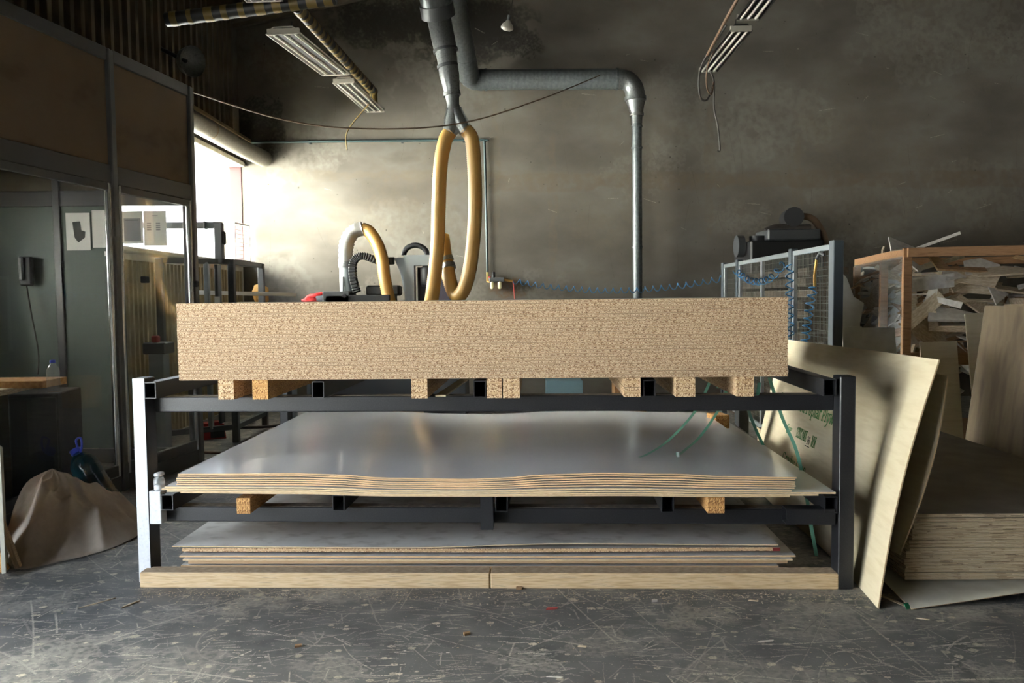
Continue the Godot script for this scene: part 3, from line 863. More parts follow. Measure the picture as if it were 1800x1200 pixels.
func build_middle_sheets() -> void:
	var spans := [[-1.432, 1.436], [-1.438, 1.433], [-1.441, 1.431], [-1.443, 1.430], [-1.440, 1.434], [-1.442, 1.428], [-1.490, 1.410], [-1.505, 1.607], [-1.480, 1.530], [-1.420, 1.404]]
	for i in 10:
		var a: float = spans[i][0]
		var b: float = spans[i][1]
		var th := 0.0064 if i < 6 else 0.0074
		var dz := rng.randfn(0, 0.004) + (0.02 if i >= 6 else 0.0)
		var f := func(u: float, v: float) -> Vector3:
			var x := lerpf(a, b, u)
			var k := i / 9.0
			var y0 := lookup(TOPP, x)
			var y1 := lookup(BOTP, x) + 0.0082
			var settle := 1.0 - 0.25 * v
			var mid := lerpf(0.535, 0.445, k)
			return V(x, lerpf(mid, lerpf(y0, y1, pow(k, 0.94)), settle), dz - 2.05 * v)
		var me := sheet(f, 40, 3, b - a, 2.05, th, V(0, 1, 0), M.laminate, M.fibre_edge if i < 6 else M.fibre_edge_pale, Vector2(i * 0.73, 0), M.hardboard_under)
		var lb: String = NTH[i] + (" wavy white-faced fibreboard sheet" if i == 0 else " white-faced fibreboard sheet from the top") + " on the rack's middle shelf"
		if i == 7:
			lb = "long fibreboard sheet on the middle shelf reaching the right post"
		if i == 9:
			lb = "lowest fibreboard sheet of the middle shelf, directly on the bearers"
		solo("laminated_sheet", me, null, OF, lb, "sheet", "sheets on the middle shelf")
	for b in [[-1.1265, 0.065, "orange chipboard bearer under the left of the middle shelf sheets"], [1.0735, 0.078, "orange chipboard bearer under the right of the middle shelf sheets"]]:
		var t := thing("shelf_bearer", b[2], "bearer", OF * T(b[0], 0.3555, 0.0, 0.0), "bearers on the lower rails")
		for l in 3:
			part(t, "layer", Geo.new().at(V((l - 1) * b[1] / 3, 0.037, -1.0), V(b[1] / 3 - 0.0006, 0.074, 2.0), 0.001).done(), M.chip_orange)
	# plastic straps hanging from the upper bearers onto the sheets
	strap([V(1.075, 0.900, -4.30), V(0.985, 0.74, -4.26), V(0.83, 0.60, -4.18), V(0.68, 0.548, -4.03), V(0.595, 0.541, -3.967)], 0.016, M.strap_green, "green plastic strap curling down onto the white sheets, left one")
	strap([V(1.20, 0.900, -4.36), V(1.13, 0.74, -4.33), V(1.01, 0.60, -4.26), V(0.90, 0.548, -4.14), V(0.842, 0.541, -4.035), V(0.838, 0.562, -4.02)], 0.016, M.strap_green, "green plastic strap with turned-up white end on the white sheets")
	strap([V(1.36, 0.92, -4.2), V(1.405, 0.72, -4.13), V(1.455, 0.56, -4.06), V(1.49, 0.36, -4.02), V(1.51, 0.20, -4.0), V(1.535, 0.03, -3.98)], 0.018, M.strap_green, "long green plastic strap hanging down beside the leaning plywood")
	strap([V(1.13, 0.955, -3.630), V(1.122, 0.90, -3.632), V(1.118, 0.885, -3.70), V(1.15, 0.80, -3.86), V(1.26, 0.66, -4.1), V(1.33, 0.56, -4.2)], 0.016, M.strap_dark, "dark green strap end crossing the rightmost chipboard bearer")
	strap([V(1.22, 0.975, -4.2), V(1.12, 0.91, -4.22), V(1.10, 0.86, -4.25)], 0.015, M.strap_green, "short green strap loop between the right bearers")
	solo("yellow_block", Geo.new().at(V(0, 0.045, 0), V(0.10, 0.09, 0.14), 0.003).done(), M.chip_orange, T(1.39, 0.468, -5.36, 12), "yellow wood block on the far right corner of the middle shelf", "block")
	solo("strap_scrap", Geo.new().at(V(0, 0.012, 0), V(0.014, 0.024, 0.001)).done(), M.strap_white, T(0.836, 0.5412, -4.0, 12, -10), "white strap stub standing on the white sheet", "strap")

func strap(pts: Array, w: float, m: Material, label: String) -> void:
	var p := smooth_path(pts, 7)
	var g := Geo.new()
	g.smooth()
	var s := V(0.94, 0, 0.34).normalized() * w * 0.5
	for i in p.size() - 1:
		var t: Vector3 = p[i + 1] - p[i]
		var nr := t.cross(s).normalized() * 0.0006
		g.quad(p[i] - s + nr, p[i] + s + nr, p[i + 1] + s + nr, p[i + 1] - s + nr, nr)
		g.quad(p[i] - s - nr, p[i] + s - nr, p[i + 1] + s - nr, p[i + 1] - s - nr, -nr)
	solo("packing_strap", g.done(), m, Transform3D(), label, "strap", "straps hanging in the rack")

# ---------------------------------------------------------------- bottom stack on the floor
func build_bottom_sheets() -> void:
	var d := [
		[-1.541, 1.398, [[-1.55, 0.157], [-0.4, 0.152], [0.4, 0.172], [1.4, 0.166]], 0.004, "fibre_edge_pale", "thin white top sheet of the low stack under the rack", 0.0],
		[-1.496, 1.409, [[-1.5, 0.145], [0.0, 0.142], [1.41, 0.150]], 0.018, "bearer_edge", "chipboard sheet with red stained right corner in the low stack", -0.01],
		[-1.503, 1.479, [[-1.5, 0.112], [0.0, 0.110], [1.48, 0.116]], 0.008, "fibre_edge", "fibreboard sheet reaching furthest right in the low stack", 0.005],
		[-1.48, 1.46, [[-1.5, 0.100], [0.0, 0.098], [1.48, 0.104]], 0.008, "fibre_edge_pale", "dusty grey sheet fourth from the top in the low stack", 0.02],
		[-1.464, 1.444, [[-1.5, 0.084], [0.4, 0.088], [1.44, 0.090]], 0.016, "fibre_edge", "thick orange-edged sheet near the bottom of the low stack", -0.004],
		[-1.50, 1.40, [[-1.5, 0.062], [0.0, 0.060], [1.44, 0.064]], 0.018, "fibre_edge", "lowest splintered board of the stack under the rack", 0.0],
	]
	for i in d.size():
		var a: float = d[i][0]
		var b: float = d[i][1]
		var tab: Array = d[i][2]
		var z0: float = d[i][6] - 0.14
		var f := func(u: float, v: float) -> Vector3:
			var x := lerpf(a, b, u)
			return V(x, lookup(tab, x), z0 - 2.0 * v)
		var me := sheet(f, 24, 2, b - a, 2.0, d[i][3], V(0, 1, 0), M.dusty_laminate, M[d[i][4]], Vector2(i * 0.61, 0.2), M.hardboard_under)
		solo("stored_sheet", me, null, OF, d[i][5], "sheet", "sheets in the low stack")
	solo("red_mark", Geo.new().at(Vector3.ZERO, V(0.035, 0.017, 0.002)).done(), M.red_ink, OF * T(1.393, 0.141, -0.1485), "red paint daub on a chipboard sheet corner", "paint")
	for x in [-1.2, 0.0, 1.2]:
		solo("floor_batten", Geo.new().at(V(0, 0.021, 0), V(0.07, 0.042, 1.9), 0.003).done(), M.timber, OF * T(x, 0, -1.13), ["left", "middle", "right"][int(round((x + 1.2) / 1.2))] + " batten on the floor below the low stack", "batten", "battens below the low stack")

# ---------------------------------------------------------------- plywood at the right
func build_right_plywood() -> void:
	var N0 := V(1.563, 0.002, -3.363)
	var N1 := V(1.853, 1.066, -3.45)
	var F0 := V(1.72, 0.002, -5.75)
	var F1 := V(1.955, 1.040, -5.75)
	var f := func(u: float, v: float) -> Vector3:
		var p := N0.lerp(F0, u).lerp(N1.lerp(F1, u), v)
		p.x += 0.028 * sin(PI * clampf(u * 1.6, 0, 1)) * (1.0 - v * 0.5) - 0.03 * sin(PI * v) * (1.0 - u)
		return p
	var nd := V(-1.0, 0.25, 0.05)
	var ls := thing("leaning_plywood", "large pale plywood sheet with green print leaning beside the rack", "plywood")
	part(ls, "sheet", sheet(f, 24, 16, 2.39, 1.11, 0.007, nd, M.poplar_face, M.fibre_edge_pale), null)
	# printed lettering follows the face of the sheet
	for w in [["Full Bleached Poplar Plywood", 0.86, 0.36, 0.625, 0.075, "green_ink"], ["Size:", 0.745, 0.70, 0.465, 0.062, "green_ink"], ["1220X2440X", 0.655, 0.575, 0.475, 0.066, "green_ink"], ["16", 0.568, 0.55, 0.46, 0.05, "ink"], ["MM", 0.538, 0.508, 0.465, 0.066, "green_ink"], ["Grade: Glue", 0.72, 0.53, 0.30, 0.066, "green_ink"]]:
		letters(ls, w[0], f, w[1], w[2], w[3], w[4], M[w[5]])
	var line := Geo.new()
	var la: Vector3 = f.call(0.575, 0.428)
	var lb: Vector3 = f.call(0.545, 0.428)
	line.bar(la + nd.normalized() * 0.001, lb + nd.normalized() * 0.001, 0.001, 0.005)
	part(ls, "underline", line.done(), M.ink)
	# second sheet behind it, one corner raised
	var g2 := func(u: float, v: float) -> Vector3:
		var p := V(1.705, 0.20, -3.47).lerp(V(1.80, 0.03, -5.6), u).lerp(V(1.93, 0.99, -3.52).lerp(V(2.02, 0.96, -5.6), u), v)
		p.x += 0.035 * sin(PI * v) * (1.0 - u)
		return p
	solo("warped_plywood", sheet(g2, 16, 12, 2.1, 0.85, 0.006, nd, M.poplar_face, M.fibre_edge_pale, Vector2(0.6, 0.4)), null, Transform3D(), "warped plywood sheet tucked behind the leaning printed sheet", "plywood")
	# stack of plywood on the floor
	var y := 0.056
	for i in 18:
		var k := 17 - i
		var sh := 0.0
		if k < 8:
			sh = -0.03
		elif k < 11:
			sh = -0.012
		var me := board_mesh(V(1.25, 0.0162, 2.44), Vector2(rng.randf() * 2, rng.randf()), M.film_ply_top if i == 0 else M.poplar_face, M.plies_edge, 0.0008)
		var gap := 0.004 if i == 0 else (0.002 if i == 15 else 0.0)
		var t := T(2.452 + sh + rng.randfn(0, 0.003), 0.060 + 0.01645 * (k + 0.5) + gap, -4.755 + rng.randfn(0, 0.002), -1.2)
		var lb2: String = (NTH[i] if i < 17 else "lowest") + (" plywood sheet" if i == 0 or i == 17 else " plywood sheet from the top") + " in the floor stack at right"
		solo("plywood_sheet", me, null, t, lb2, "plywood", "plywood in the floor stack")
	var bent := func(u: float, v: float) -> Vector3:
		var x := lerpf(1.70, 2.95, u)
		var z := lerpf(-3.345 - 0.18 * u, -5.9, v)
		return V(x, 0.006 + 0.052 * clampf(u * 1.9, 0, 1) * 0.9 + 0.050 * clampf(v * 6.0, 0, 1) * (1.0 - clampf(u * 1.9, 0, 1) * 0.94), z)
	solo("bent_sheet", sheet(bent, 14, 14, 1.25, 2.4, 0.003, V(0, 1, 0), M.board_white, M.fibre_edge_pale), null, Transform3D(), "bent pale cover sheet drooping to the floor under the plywood stack", "sheet")
	for b in [[1.98, "left batten hidden below the plywood floor stack"], [2.80, "right batten hidden below the plywood floor stack"]]:
		solo("stack_batten", Geo.new().at(V(0, 0.022, 0), V(0.07, 0.044, 1.9), 0.003).done(), M.timber, T(b[0], 0, -4.9), b[1], "batten", "battens below the plywood stack")
	var tg := thing("strap_seal", "green strapping tag at the corner below the plywood stack", "tag", T(1.685, 0.0, -3.375, 20))
	part(tg, "band", Geo.new().box(T(-0.012, 0.014, -0.05, 20, 8), V(0.018, 0.002, 0.14)).done(), M.offcut_pale)
	part(tg, "plate", Geo.new().box(T(0.0, 0.012, 0.014, 0, 50), V(0.026, 0.003, 0.026), 0.001).done(), M.green_tag)

# text laid on a surface fn(u, v); u runs away from the reader's right, so the string starts at the far end
func letters(parent: Node, s: String, fn: Callable, ua: float, ub: float, v: float, height: float, m: Material) -> void:
	var u := (ua + ub) * 0.5
	var pa: Vector3 = fn.call(ua, v)
	var pb: Vector3 = fn.call(ub, v)
	var c: Vector3 = fn.call(u, v)
	var du := (pb - pa).normalized()
	var dv: Vector3 = (fn.call(u, v + 0.02) - fn.call(u, v - 0.02)).normalized()
	var nn := du.cross(dv).normalized()
	dv = nn.cross(du)
	var tm := TextMesh.new()
	var fo := SystemFont.new()
	fo.font_names = PackedStringArray(["Droid Serif"])
	tm.font = fo
	tm.text = s
	tm.font_size = 32
	tm.pixel_size = height / 24.0
	tm.depth = 0.001
	var k := pa.distance_to(pb) / maxf(tm.get_aabb().size.x, 0.01)
	part(parent, "lettering", tm, m, Transform3D(Basis(du * k, dv, nn), c + nn * 0.0015), "printed words")

# ---------------------------------------------------------------- glazed office at the left
func build_partition() -> void:
	var A := V(-3.048, 0, -4.284)
	var B := V(-2.818, 0, -5.673)
	var Cc := V(-2.654, 0, -6.665)
	var t := thing("glazed_partition", "tall grey-framed glass office partition with beige upper panels", "partition")
	for p in [A, B, Cc]:
		part(t, "post", Geo.new().bar(p, p + V(0, 3.12, 0), 0.07, 0.07, 0.006).done(), M.frame_grey)
	var wins := [[A, B], [B, Cc]]
	for k in 2:
		var a: Vector3 = wins[k][0]
		var b: Vector3 = wins[k][1]
		var d := (b - a).normalized()
		var a2 := a + d * 0.035
		var b2 := b - d * 0.035
		for y in [[3.08, 0.09], [2.25, 0.13], [0.06, 0.12]]:
			part(t, "rail", Geo.new().bar(a2 + V(0, y[0], 0), b2 + V(0, y[0], 0), 0.055, y[1], 0.005).done(), M.frame_grey)
		part(t, "upper_panel", Geo.new().bar(a2 + V(0, 2.675, 0), b2 + V(0, 2.675, 0), 0.018, 0.72).done(), M.beige_panel, Transform3D(), "beige opaque panel above the glass")
		part(t, "glass_pane", pane(a2 + V(0, 0.12, 0), b2 + V(0, 0.12, 0), 2.065), M.pane)
		# bright aluminium leaf round the glass
		var lf := V(0.012, 0, 0.002)
		for e in [a2 + d * 0.022, b2 - d * 0.022]:
			part(t, "sash", Geo.new().tube([e + lf + V(0, 0.12, 0), e + lf + V(0, 2.185, 0)], 0.022, 16).done(), M.aluminium)
		part(t, "sash", Geo.new().bar(a2 + lf + V(0, 2.16, 0), b2 + lf + V(0, 2.16, 0), 0.035, 0.05, 0.004).done(), M.frame_grey)
		part(t, "sash", Geo.new().bar(a2 + lf + V(0, 0.16, 0), b2 + lf + V(0, 0.16, 0), 0.035, 0.08, 0.004).done(), M.frame_grey)
	part(t, "lock", Geo.new().at(V(-2.72, 1.52, -5.93), V(0.04, 0.05, 0.07), 0.006).done(), M.machine_black, Transform3D(), "black lock on the glass door")
	part(t, "lock", Geo.new().at(V(-2.612, 1.50, -6.62), V(0.03, 0.05, 0.04), 0.006).done(), M.machine_black)
	# wall at the back of the office, square to the room
	var w := thing("office_end_wall", "grey office end wall with one clear pane behind the glass partition", "partition")
	for p in [V(-2.70, 0, -6.70), V(-3.30, 0, -6.70), V(-3.78, 0, -6.70), V(-4.7, 0, -6.70)]:
		part(w, "post", Geo.new().bar(p, p + V(0, 3.12, 0), 0.06, 0.06, 0.005).done(), M.frame_grey)
	for y in [[3.08, 0.09], [2.22, 0.13], [0.06, 0.12]]:
		part(w, "rail", Geo.new().at(V(-3.7, y[0], -6.70), V(2.0, y[1], 0.05), 0.004).done(), M.frame_grey)
	part(w, "upper_panel", Geo.new().at(V(-3.72, 2.67, -6.70), V(2.04, 0.82, 0.018)).done(), M.plain_wall)
	part(w, "glass_pane", pane(V(-3.27, 0.12, -6.70), V(-2.73, 0.12, -6.70), 2.04), M.pane)
	part(w, "blind_panel", Geo.new().at(V(-3.54, 1.14, -6.70), V(0.42, 2.03, 0.02)).done(), M.office_panel)
	part(w, "blind_panel", Geo.new().at(V(-4.24, 1.14, -6.70), V(0.86, 2.03, 0.02)).done(), M.office_panel)
	# the office box behind: side, front, ceiling
	var sr := struct_root("wall_office")
	var sw := Geo.new()
	sw.at(V(-4.8, 0.55, -5.5), V(0.12, 1.1, 2.5))
	sw.at(V(-4.8, 2.51, -5.5), V(0.12, 1.22, 2.5))
	sw.at(V(-4.8, 1.5, -6.25), V(0.12, 0.8, 1.0))
	sw.at(V(-4.8, 1.3, -5.55), V(0.12, 0.4, 0.4))
	sw.at(V(-4.8, 1.5, -4.8), V(0.12, 0.8, 1.1))
	part(sr, "side_wall", sw.done(), M.sill_render)
	part(sr, "side_window_pane", pane(V(-4.8, 1.5, -5.35), V(-4.8, 1.5, -5.75), 0.4), M.pane)
	part(sr, "front_wall", Geo.new().at(V(-3.96, 1.555, -4.25), V(1.74, 3.11, 0.1)).done(), M.sill_render)
	part(sr, "office_ceiling", Geo.new().prism(Transform3D(Basis(V(1, 0, 0), V(0, 0, 1), V(0, -1, 0)), V(0, 3.09, 0)), PackedVector2Array([Vector2(-4.86, -4.25), Vector2(-3.10, -4.25), Vector2(-2.72, -6.67), Vector2(-4.86, -6.67)]), 0.04).done(), M.sill_render)
	# papers taped to the panes and panels
	sheet_paper(V(-3.60, 1.945, -6.668), 0.20, 0.31, M.paper, "white sheet with a dark armchair picture on the office wall", true)
	sheet_paper(V(-3.40, 1.965, -6.664), 0.16, 0.31, M.paper, "plain white sheet beside the armchair picture on the office wall")
	sheet_paper(V(-3.14, 1.975, -6.662), 0.17, 0.27, M.paper, "white sheet with a grey block taped to the office glass", false, true)
	sheet_paper(V(-2.955, 1.965, -6.660), 0.19, 0.29, M.paper, "pale drawing sheet taped on the glass right of the grey print", false, false, true)
	sheet_paper(V(-3.36, 1.76, -6.663), 0.05, 0.04, M.paper, "tiny white note under the plain sheet on the office wall")
	# things in the office
	var dk := thing("office_desk", "pale desk inside the glass office at the left edge", "desk", T(-3.95, 0, -5.5))
	part(dk, "desktop", Geo.new().at(V(0, 0.76, 0), V(1.1, 0.04, 1.0), 0.004).done(), M.offcut_pale)
	for x in [-0.52, 0.52]:
		part(dk, "side", Geo.new().at(V(x, 0.37, 0), V(0.03, 0.74, 0.95), 0.002).done(), M.plain_wall)
	var ph := thing("wall_phone", "dark wall telephone with hanging cord seen through the glass", "telephone", T(-4.02, 1.58, -6.66))
	part(ph, "body", Geo.new().at(V(0, 0.04, 0.03), V(0.1, 0.24, 0.05), 0.01).done(), M.machine_black)
	part(ph, "handset", Geo.new().at(V(-0.02, 0.06, 0.07), V(0.04, 0.2, 0.03), 0.012).done(), M.machine_dark)
	part(ph, "cord", Geo.new().tube(smooth_path([V(0, -0.07, 0.04), V(0.04, -0.3, 0.06), V(0.11, -0.62, 0.1), V(0.16, -0.80, 0.2)], 6), 0.006, 6).done(), M.cable)
	var cb := thing("black_cabinet", "low black cabinet behind the office glass carrying a bottle", "cabinet", T(-3.12, 0, -5.30, 9))
	part(cb, "body", Geo.new().at(V(0, 0.385, 0), V(0.30, 0.77, 0.4), 0.006).done(), M.machine_black)
	part(cb, "door", Geo.new().at(V(0, 0.385, 0.204), V(0.28, 0.72, 0.012), 0.003).done(), M.machine_black)
	var bt := thing("water_bottle", "clear water bottle with blue cap on the black cabinet", "bottle", T(-3.02, 0.771, -5.22))
	part(bt, "body", Geo.new().lathe(Transform3D(), [Vector2(0, 0), Vector2(0.036, 0.0), Vector2(0.041, 0.008), Vector2(0.039, 0.03), Vector2(0.042, 0.05), Vector2(0.039, 0.07), Vector2(0.042, 0.09), Vector2(0.038, 0.105), Vector2(0.041, 0.12), Vector2(0.038, 0.145), Vector2(0.022, 0.175), Vector2(0.014, 0.185), Vector2(0.014, 0.195)], 20).done(), M.bottle_clear)
	part(bt, "cap", Geo.new().lathe(T(0, 0.19, 0), [Vector2(0, 0), Vector2(0.017, 0), Vector2(0.017, 0.018), Vector2(0, 0.02)], 14).done(), M.cap_blue)
	solo("office_shelf_board", Geo.new().at(Vector3.ZERO, V(0.6, 0.05, 0.3), 0.003).done(), M.cardboard, T(-3.5, 0.80, -5.55), "yellowish board lying across the office desk edge", "board")

func pane(a: Vector3, b: Vector3, h: float) -> ArrayMesh:
	var g := Geo.new()
	var n := (b - a).cross(Vector3.UP)
	g.quad(a, b, b + V(0, h, 0), a + V(0, h, 0), n)
	return g.done()

func sheet_paper(c: Vector3, w: float, h: float, m: Material, label: String, chair := false, block := false, lines := false) -> void:
	var t := thing("paper_sheet", label, "paper", Transform3D(Basis(), c), "papers on the office end wall")
	part(t, "page", Geo.new().at(Vector3.ZERO, V(w, h, 0.001)).done(), m)
	if chair:
		part(t, "picture", Geo.new().prism(T(0, 0.01, 0.001), PackedVector2Array([Vector2(-0.045, 0.07), Vector2(0.02, 0.075), Vector2(0.028, 0.0), Vector2(0.06, -0.01), Vector2(0.055, -0.06), Vector2(0.0, -0.10), Vector2(-0.03, -0.06)]), 0.0008).done(), M.ink)
	if block:
		part(t, "picture", Geo.new().at(V(-0.005, -0.02, 0.001), V(0.14, 0.19, 0.0008)).done(), M.paper_grey)
		part(t, "line", Geo.new().at(V(-0.01, 0.06, 0.0017), V(0.11, 0.006, 0.0006)).done(), M.ink)
	if lines:
		for x in [-0.05, 0.025]:
			for y in 4:
				part(t, "line", Geo.new().at(V(x, 0.04 - y * 0.017, 0.001), V(0.035, 0.011, 0.0006)).done(), M.paper_grey)
		part(t, "line", Geo.new().at(V(0.0, 0.105, 0.001), V(0.05, 0.004, 0.0006)).done(), M.paper_grey)

# ---------------------------------------------------------------- extraction ducts and hoses
func ring_profile(parent: Node, called: String, pts: Array, rs, m: Material, sides := 22) -> void:
	part(parent, called, Geo.new().tube(pts, rs, sides).done(), m)

func hose_mesh(pts: Array, r: float, pitch: float) -> ArrayMesh:
	# ribbed flexible hose
	var c := Curve3D.new()
	c.bake_interval = 0.01
	for i in pts.size():
		var a: Vector3 = pts[maxi(i - 1, 0)]
		var b: Vector3 = pts[mini(i + 1, pts.size() - 1)]
		c.add_point(pts[i], -(b - a) / 6.0, (b - a) / 6.0)
	var n := int(c.get_baked_length() / pitch) * 2
	var p := []
	var rr := []
	for i in n + 1:
		p.append(c.sample_baked(c.get_baked_length() * i / n, true))
		rr.append(r * (1.05 if i % 2 == 0 else 0.96))
	return Geo.new().tube(p, rr, 16, false).done()

func build_ducts() -> void:
	var d := thing("main_duct", "grey metal extraction duct dropping from the roof to a forked outlet", "duct")
	var z := -8.2
	ring_profile(d, "pipe", [V(-0.83, 5.0, -7.4), V(-0.715, 4.28, z + 0.05)], [0.165, 0.16], M.grey_duct)
	ring_profile(d, "collar", [V(-0.722, 4.30, z + 0.07), V(-0.706, 4.20, z)], [0.172, 0.172], M.machine_dark)
	ring_profile(d, "pipe", [V(-0.71, 4.22, z), V(-0.64, 3.86, z)], [0.122, 0.118], M.galvanised)
	ring_profile(d, "collar", [V(-0.643, 3.875, z), V(-0.639, 3.85, z)], [0.127, 0.127], M.machine_dark)
	ring_profile(d, "elbow", [V(-0.64, 3.86, z), V(-0.626, 3.78, z), V(-0.618, 3.70, z)], [0.108, 0.103, 0.100], M.galvanised)
	ring_profile(d, "collar", [V(-0.624, 3.72, z), V(-0.619, 3.69, z)], [0.108, 0.108], M.machine_dark)
	ring_profile(d, "reducer", [V(-0.618, 3.70, z), V(-0.606, 3.62, z), V(-0.582, 3.44, z)], [0.098, 0.102, 0.078], M.galvanised)
	ring_profile(d, "collar", [V(-0.585, 3.45, z), V(-0.580, 3.41, z)], [0.088, 0.088], M.galvanised)
	ring_profile(d, "neck", [V(-0.582, 3.42, z), V(-0.572, 3.32, z), V(-0.565, 3.26, z)], [0.074, 0.062, 0.076], M.galvanised)
	var fk := Geo.new()
	fk.prism(T(-0.552, 3.16, z), PackedVector2Array([Vector2(-0.085, 0.12), Vector2(0.07, 0.12), Vector2(0.15, -0.05), Vector2(0.13, -0.10), Vector2(0.06, -0.09), Vector2(-0.0, -0.14), Vector2(-0.1, -0.12), Vector2(-0.115, -0.03)]), 0.10)
	fk.tube([V(-0.565, 3.27, z), V(-0.585, 3.16, z), V(-0.612, 3.03, z)], [0.076, 0.082, 0.070], 16)
	fk.tube([V(-0.560, 3.27, z), V(-0.515, 3.16, z), V(-0.445, 3.05, z)], [0.076, 0.082, 0.070], 16)
	part(d, "fork", fk.done(), M.galvanised)
	var tgm := thing("branch_duct", "dark diagonal branch duct running back to the wall duct", "duct")
	ring_profile(tgm, "pipe", [V(-0.62, 4.75, -8.6), V(-0.50, 4.12, -10.1)], [0.13, 0.13], M.grey_duct)
	ring_profile(tgm, "elbow", smooth_path([V(-0.53, 4.28, -9.72), V(-0.51, 4.15, -10.04), V(-0.44, 4.11, -10.17), V(-0.28, 4.11, -10.2)], 4), [0.134, 0.128, 0.134, 0.128, 0.134, 0.128, 0.134, 0.128, 0.134, 0.128, 0.134, 0.128, 0.134], M.grey_duct)
	var h := thing("wall_duct", "horizontal grey duct along the back wall bending down to a pipe", "duct")
	ring_profile(h, "pipe", [V(-0.30, 4.11, -10.2), V(1.36, 4.10, -10.2)], [0.126, 0.126], M.grey_duct)
	ring_profile(h, "collar", [V(-0.31, 4.11, -10.2), V(-0.28, 4.11, -10.2)], [0.137, 0.137], M.grey_duct)
	ring_profile(h, "collar", [V(1.34, 4.10, -10.2), V(1.37, 4.10, -10.2)], [0.135, 0.135], M.grey_duct)
	ring_profile(h, "elbow", smooth_path([V(1.36, 4.10, -10.2), V(1.48, 4.08, -10.2), V(1.565, 3.99, -10.2), V(1.59, 3.86, -10.2)], 4), 0.122, M.galvanised)
	ring_profile(h, "collar", [V(1.59, 3.88, -10.2), V(1.591, 3.83, -10.2)], [0.135, 0.135], M.galvanised)
	ring_profile(h, "reducer", [V(1.591, 3.83, -10.2), V(1.605, 3.66, -10.2)], [0.122, 0.075], M.galvanised)
	ring_profile(h, "collar", [V(1.605, 3.67, -10.2), V(1.606, 3.64, -10.2)], [0.09, 0.09], M.galvanised)
	ring_profile(h, "neck", [V(1.605, 3.64, -10.2), V(1.606, 3.54, -10.2)], [0.070, 0.066], M.galvanised)
	ring_profile(h, "downpipe", [V(1.606, 3.54, -10.2), V(1.615, 0.02, -10.2)], [0.061, 0.061], M.grey_duct)
	for y in [3.52, 3.25, 2.0]:
		ring_profile(h, "clamp", [V(1.607, y, -10.2), V(1.607, y - 0.02, -10.2)], [0.071, 0.071], M.grey_duct)
	part(h, "hanger", Geo.new().bar(V(-0.30, 4.2, -10.22), V(-0.30, 4.2, -10.5), 0.03, 0.03).done(), M.machine_dark)
	# yellow hoses
	var h1 := thing("suction_hose", "straight yellow ribbed hose hanging from the left fork outlet", "hose", Transform3D(), "yellow suction hoses")
	part(h1, "hose", hose_mesh([V(-0.605, 3.05, z), V(-0.66, 2.96, z), V(-0.71, 2.7, z), V(-0.735, 2.3, z), V(-0.75, 1.95, z), V(-0.79, 1.6, z - 0.05), V(-0.85, 1.28, z - 0.15), V(-0.95, 1.0, z - 0.4)], 0.072, 0.022), M.yellow_hose)
	var h2 := thing("suction_hose", "yellow ribbed hose looping into a U from the right fork outlet", "hose", Transform3D(), "yellow suction hoses")
	part(h2, "hose", hose_mesh([V(-0.455, 3.07, z), V(-0.39, 2.98, z), V(-0.365, 2.7, z), V(-0.362, 2.3, z), V(-0.385, 1.95, z), V(-0.435, 1.62, z), V(-0.51, 1.42, z - 0.04), V(-0.585, 1.40, z - 0.10), V(-0.645, 1.55, z - 0.16), V(-0.69, 1.78, z - 0.22), V(-0.725, 2.02, z - 0.30)], 0.072, 0.022), M.yellow_hose)
	part(h2, "clip", Geo.new().tube([V(-0.655, 1.67, z - 0.18), V(-0.668, 1.715, z - 0.2)], 0.079, 16).done(), M.galvanised)
	part(h2, "clip", Geo.new().tube([V(-0.677, 1.75, z - 0.21), V(-0.69, 1.79, z - 0.22)], 0.079, 16).done(), M.galvanised)
	# compressed air line with filter and coiled hose
	var a := thing("air_pipe", "thin blue-green air pipe along the back wall turning down", "pipe")
	part(a, "pipe", Geo.new().tube(smooth_path([V(-3.42, 3.41, -10.46), V(-2.0, 3.413, -10.46), V(-0.42, 3.41, -10.46), V(-0.345, 3.395, -10.46), V(-0.33, 3.32, -10.46), V(-0.318, 2.4, -10.46), V(-0.312, 1.68, -10.46)], 5), 0.016, 8).done(), M.blue_pipe)
	for x in [-2.6, -1.4, -0.6]:
		part(a, "clip", Geo.new().at(V(x, 3.41, -10.475), V(0.03, 0.05, 0.045), 0.004).done(), M.machine_dark)
	var fr := thing("air_filter", "small air filter regulator with two pale bowls on the back wall", "regulator", T(-0.312, 1.6, -10.42))
	part(fr, "valve", Geo.new().tube([V(0, 0.1, -0.04), V(0.0, -0.02, -0.04), V(0.06, -0.03, 0)], 0.018, 8).done(), M.brass)
	part(fr, "knob", Geo.new().at(V(0.03, 0.03, 0.0), V(0.03, 0.03, 0.04), 0.006).done(), M.red_plastic)
	part(fr, "body", Geo.new().at(V(0.12, 0.0, 0), V(0.2, 0.06, 0.06), 0.01).done(), M.machine_dark)
	part(fr, "adjuster", Geo.new().lathe(T(0.08, 0.02, 0), [Vector2(0.022, 0), Vector2(0.022, 0.08), Vector2(0, 0.085)], 12).done(), M.machine_black)
	for x in [0.06, 0.16]:
		part(fr, "bowl", Geo.new().lathe(T(x, -0.12, 0), [Vector2(0, 0), Vector2(0.02, 0.004), Vector2(0.026, 0.02), Vector2(0.026, 0.1)], 12).done(), M.bowl)
	part(fr, "outlet", Geo.new().tube([V(0.2, 0, 0), V(0.33, -0.02, 0)], 0.016, 8).done(), M.brass)
	solo("drip_tube", Geo.new().tube(smooth_path([V(0.02, 1.57, -10.42), V(0.03, 1.5, -10.43), V(0.05, 1.2, -10.44), V(0.06, 0.9, -10.45)], 4), 0.008, 6).done(), M.red_steel, Transform3D(), "thin reddish tube hanging down from the air filter", "tube")
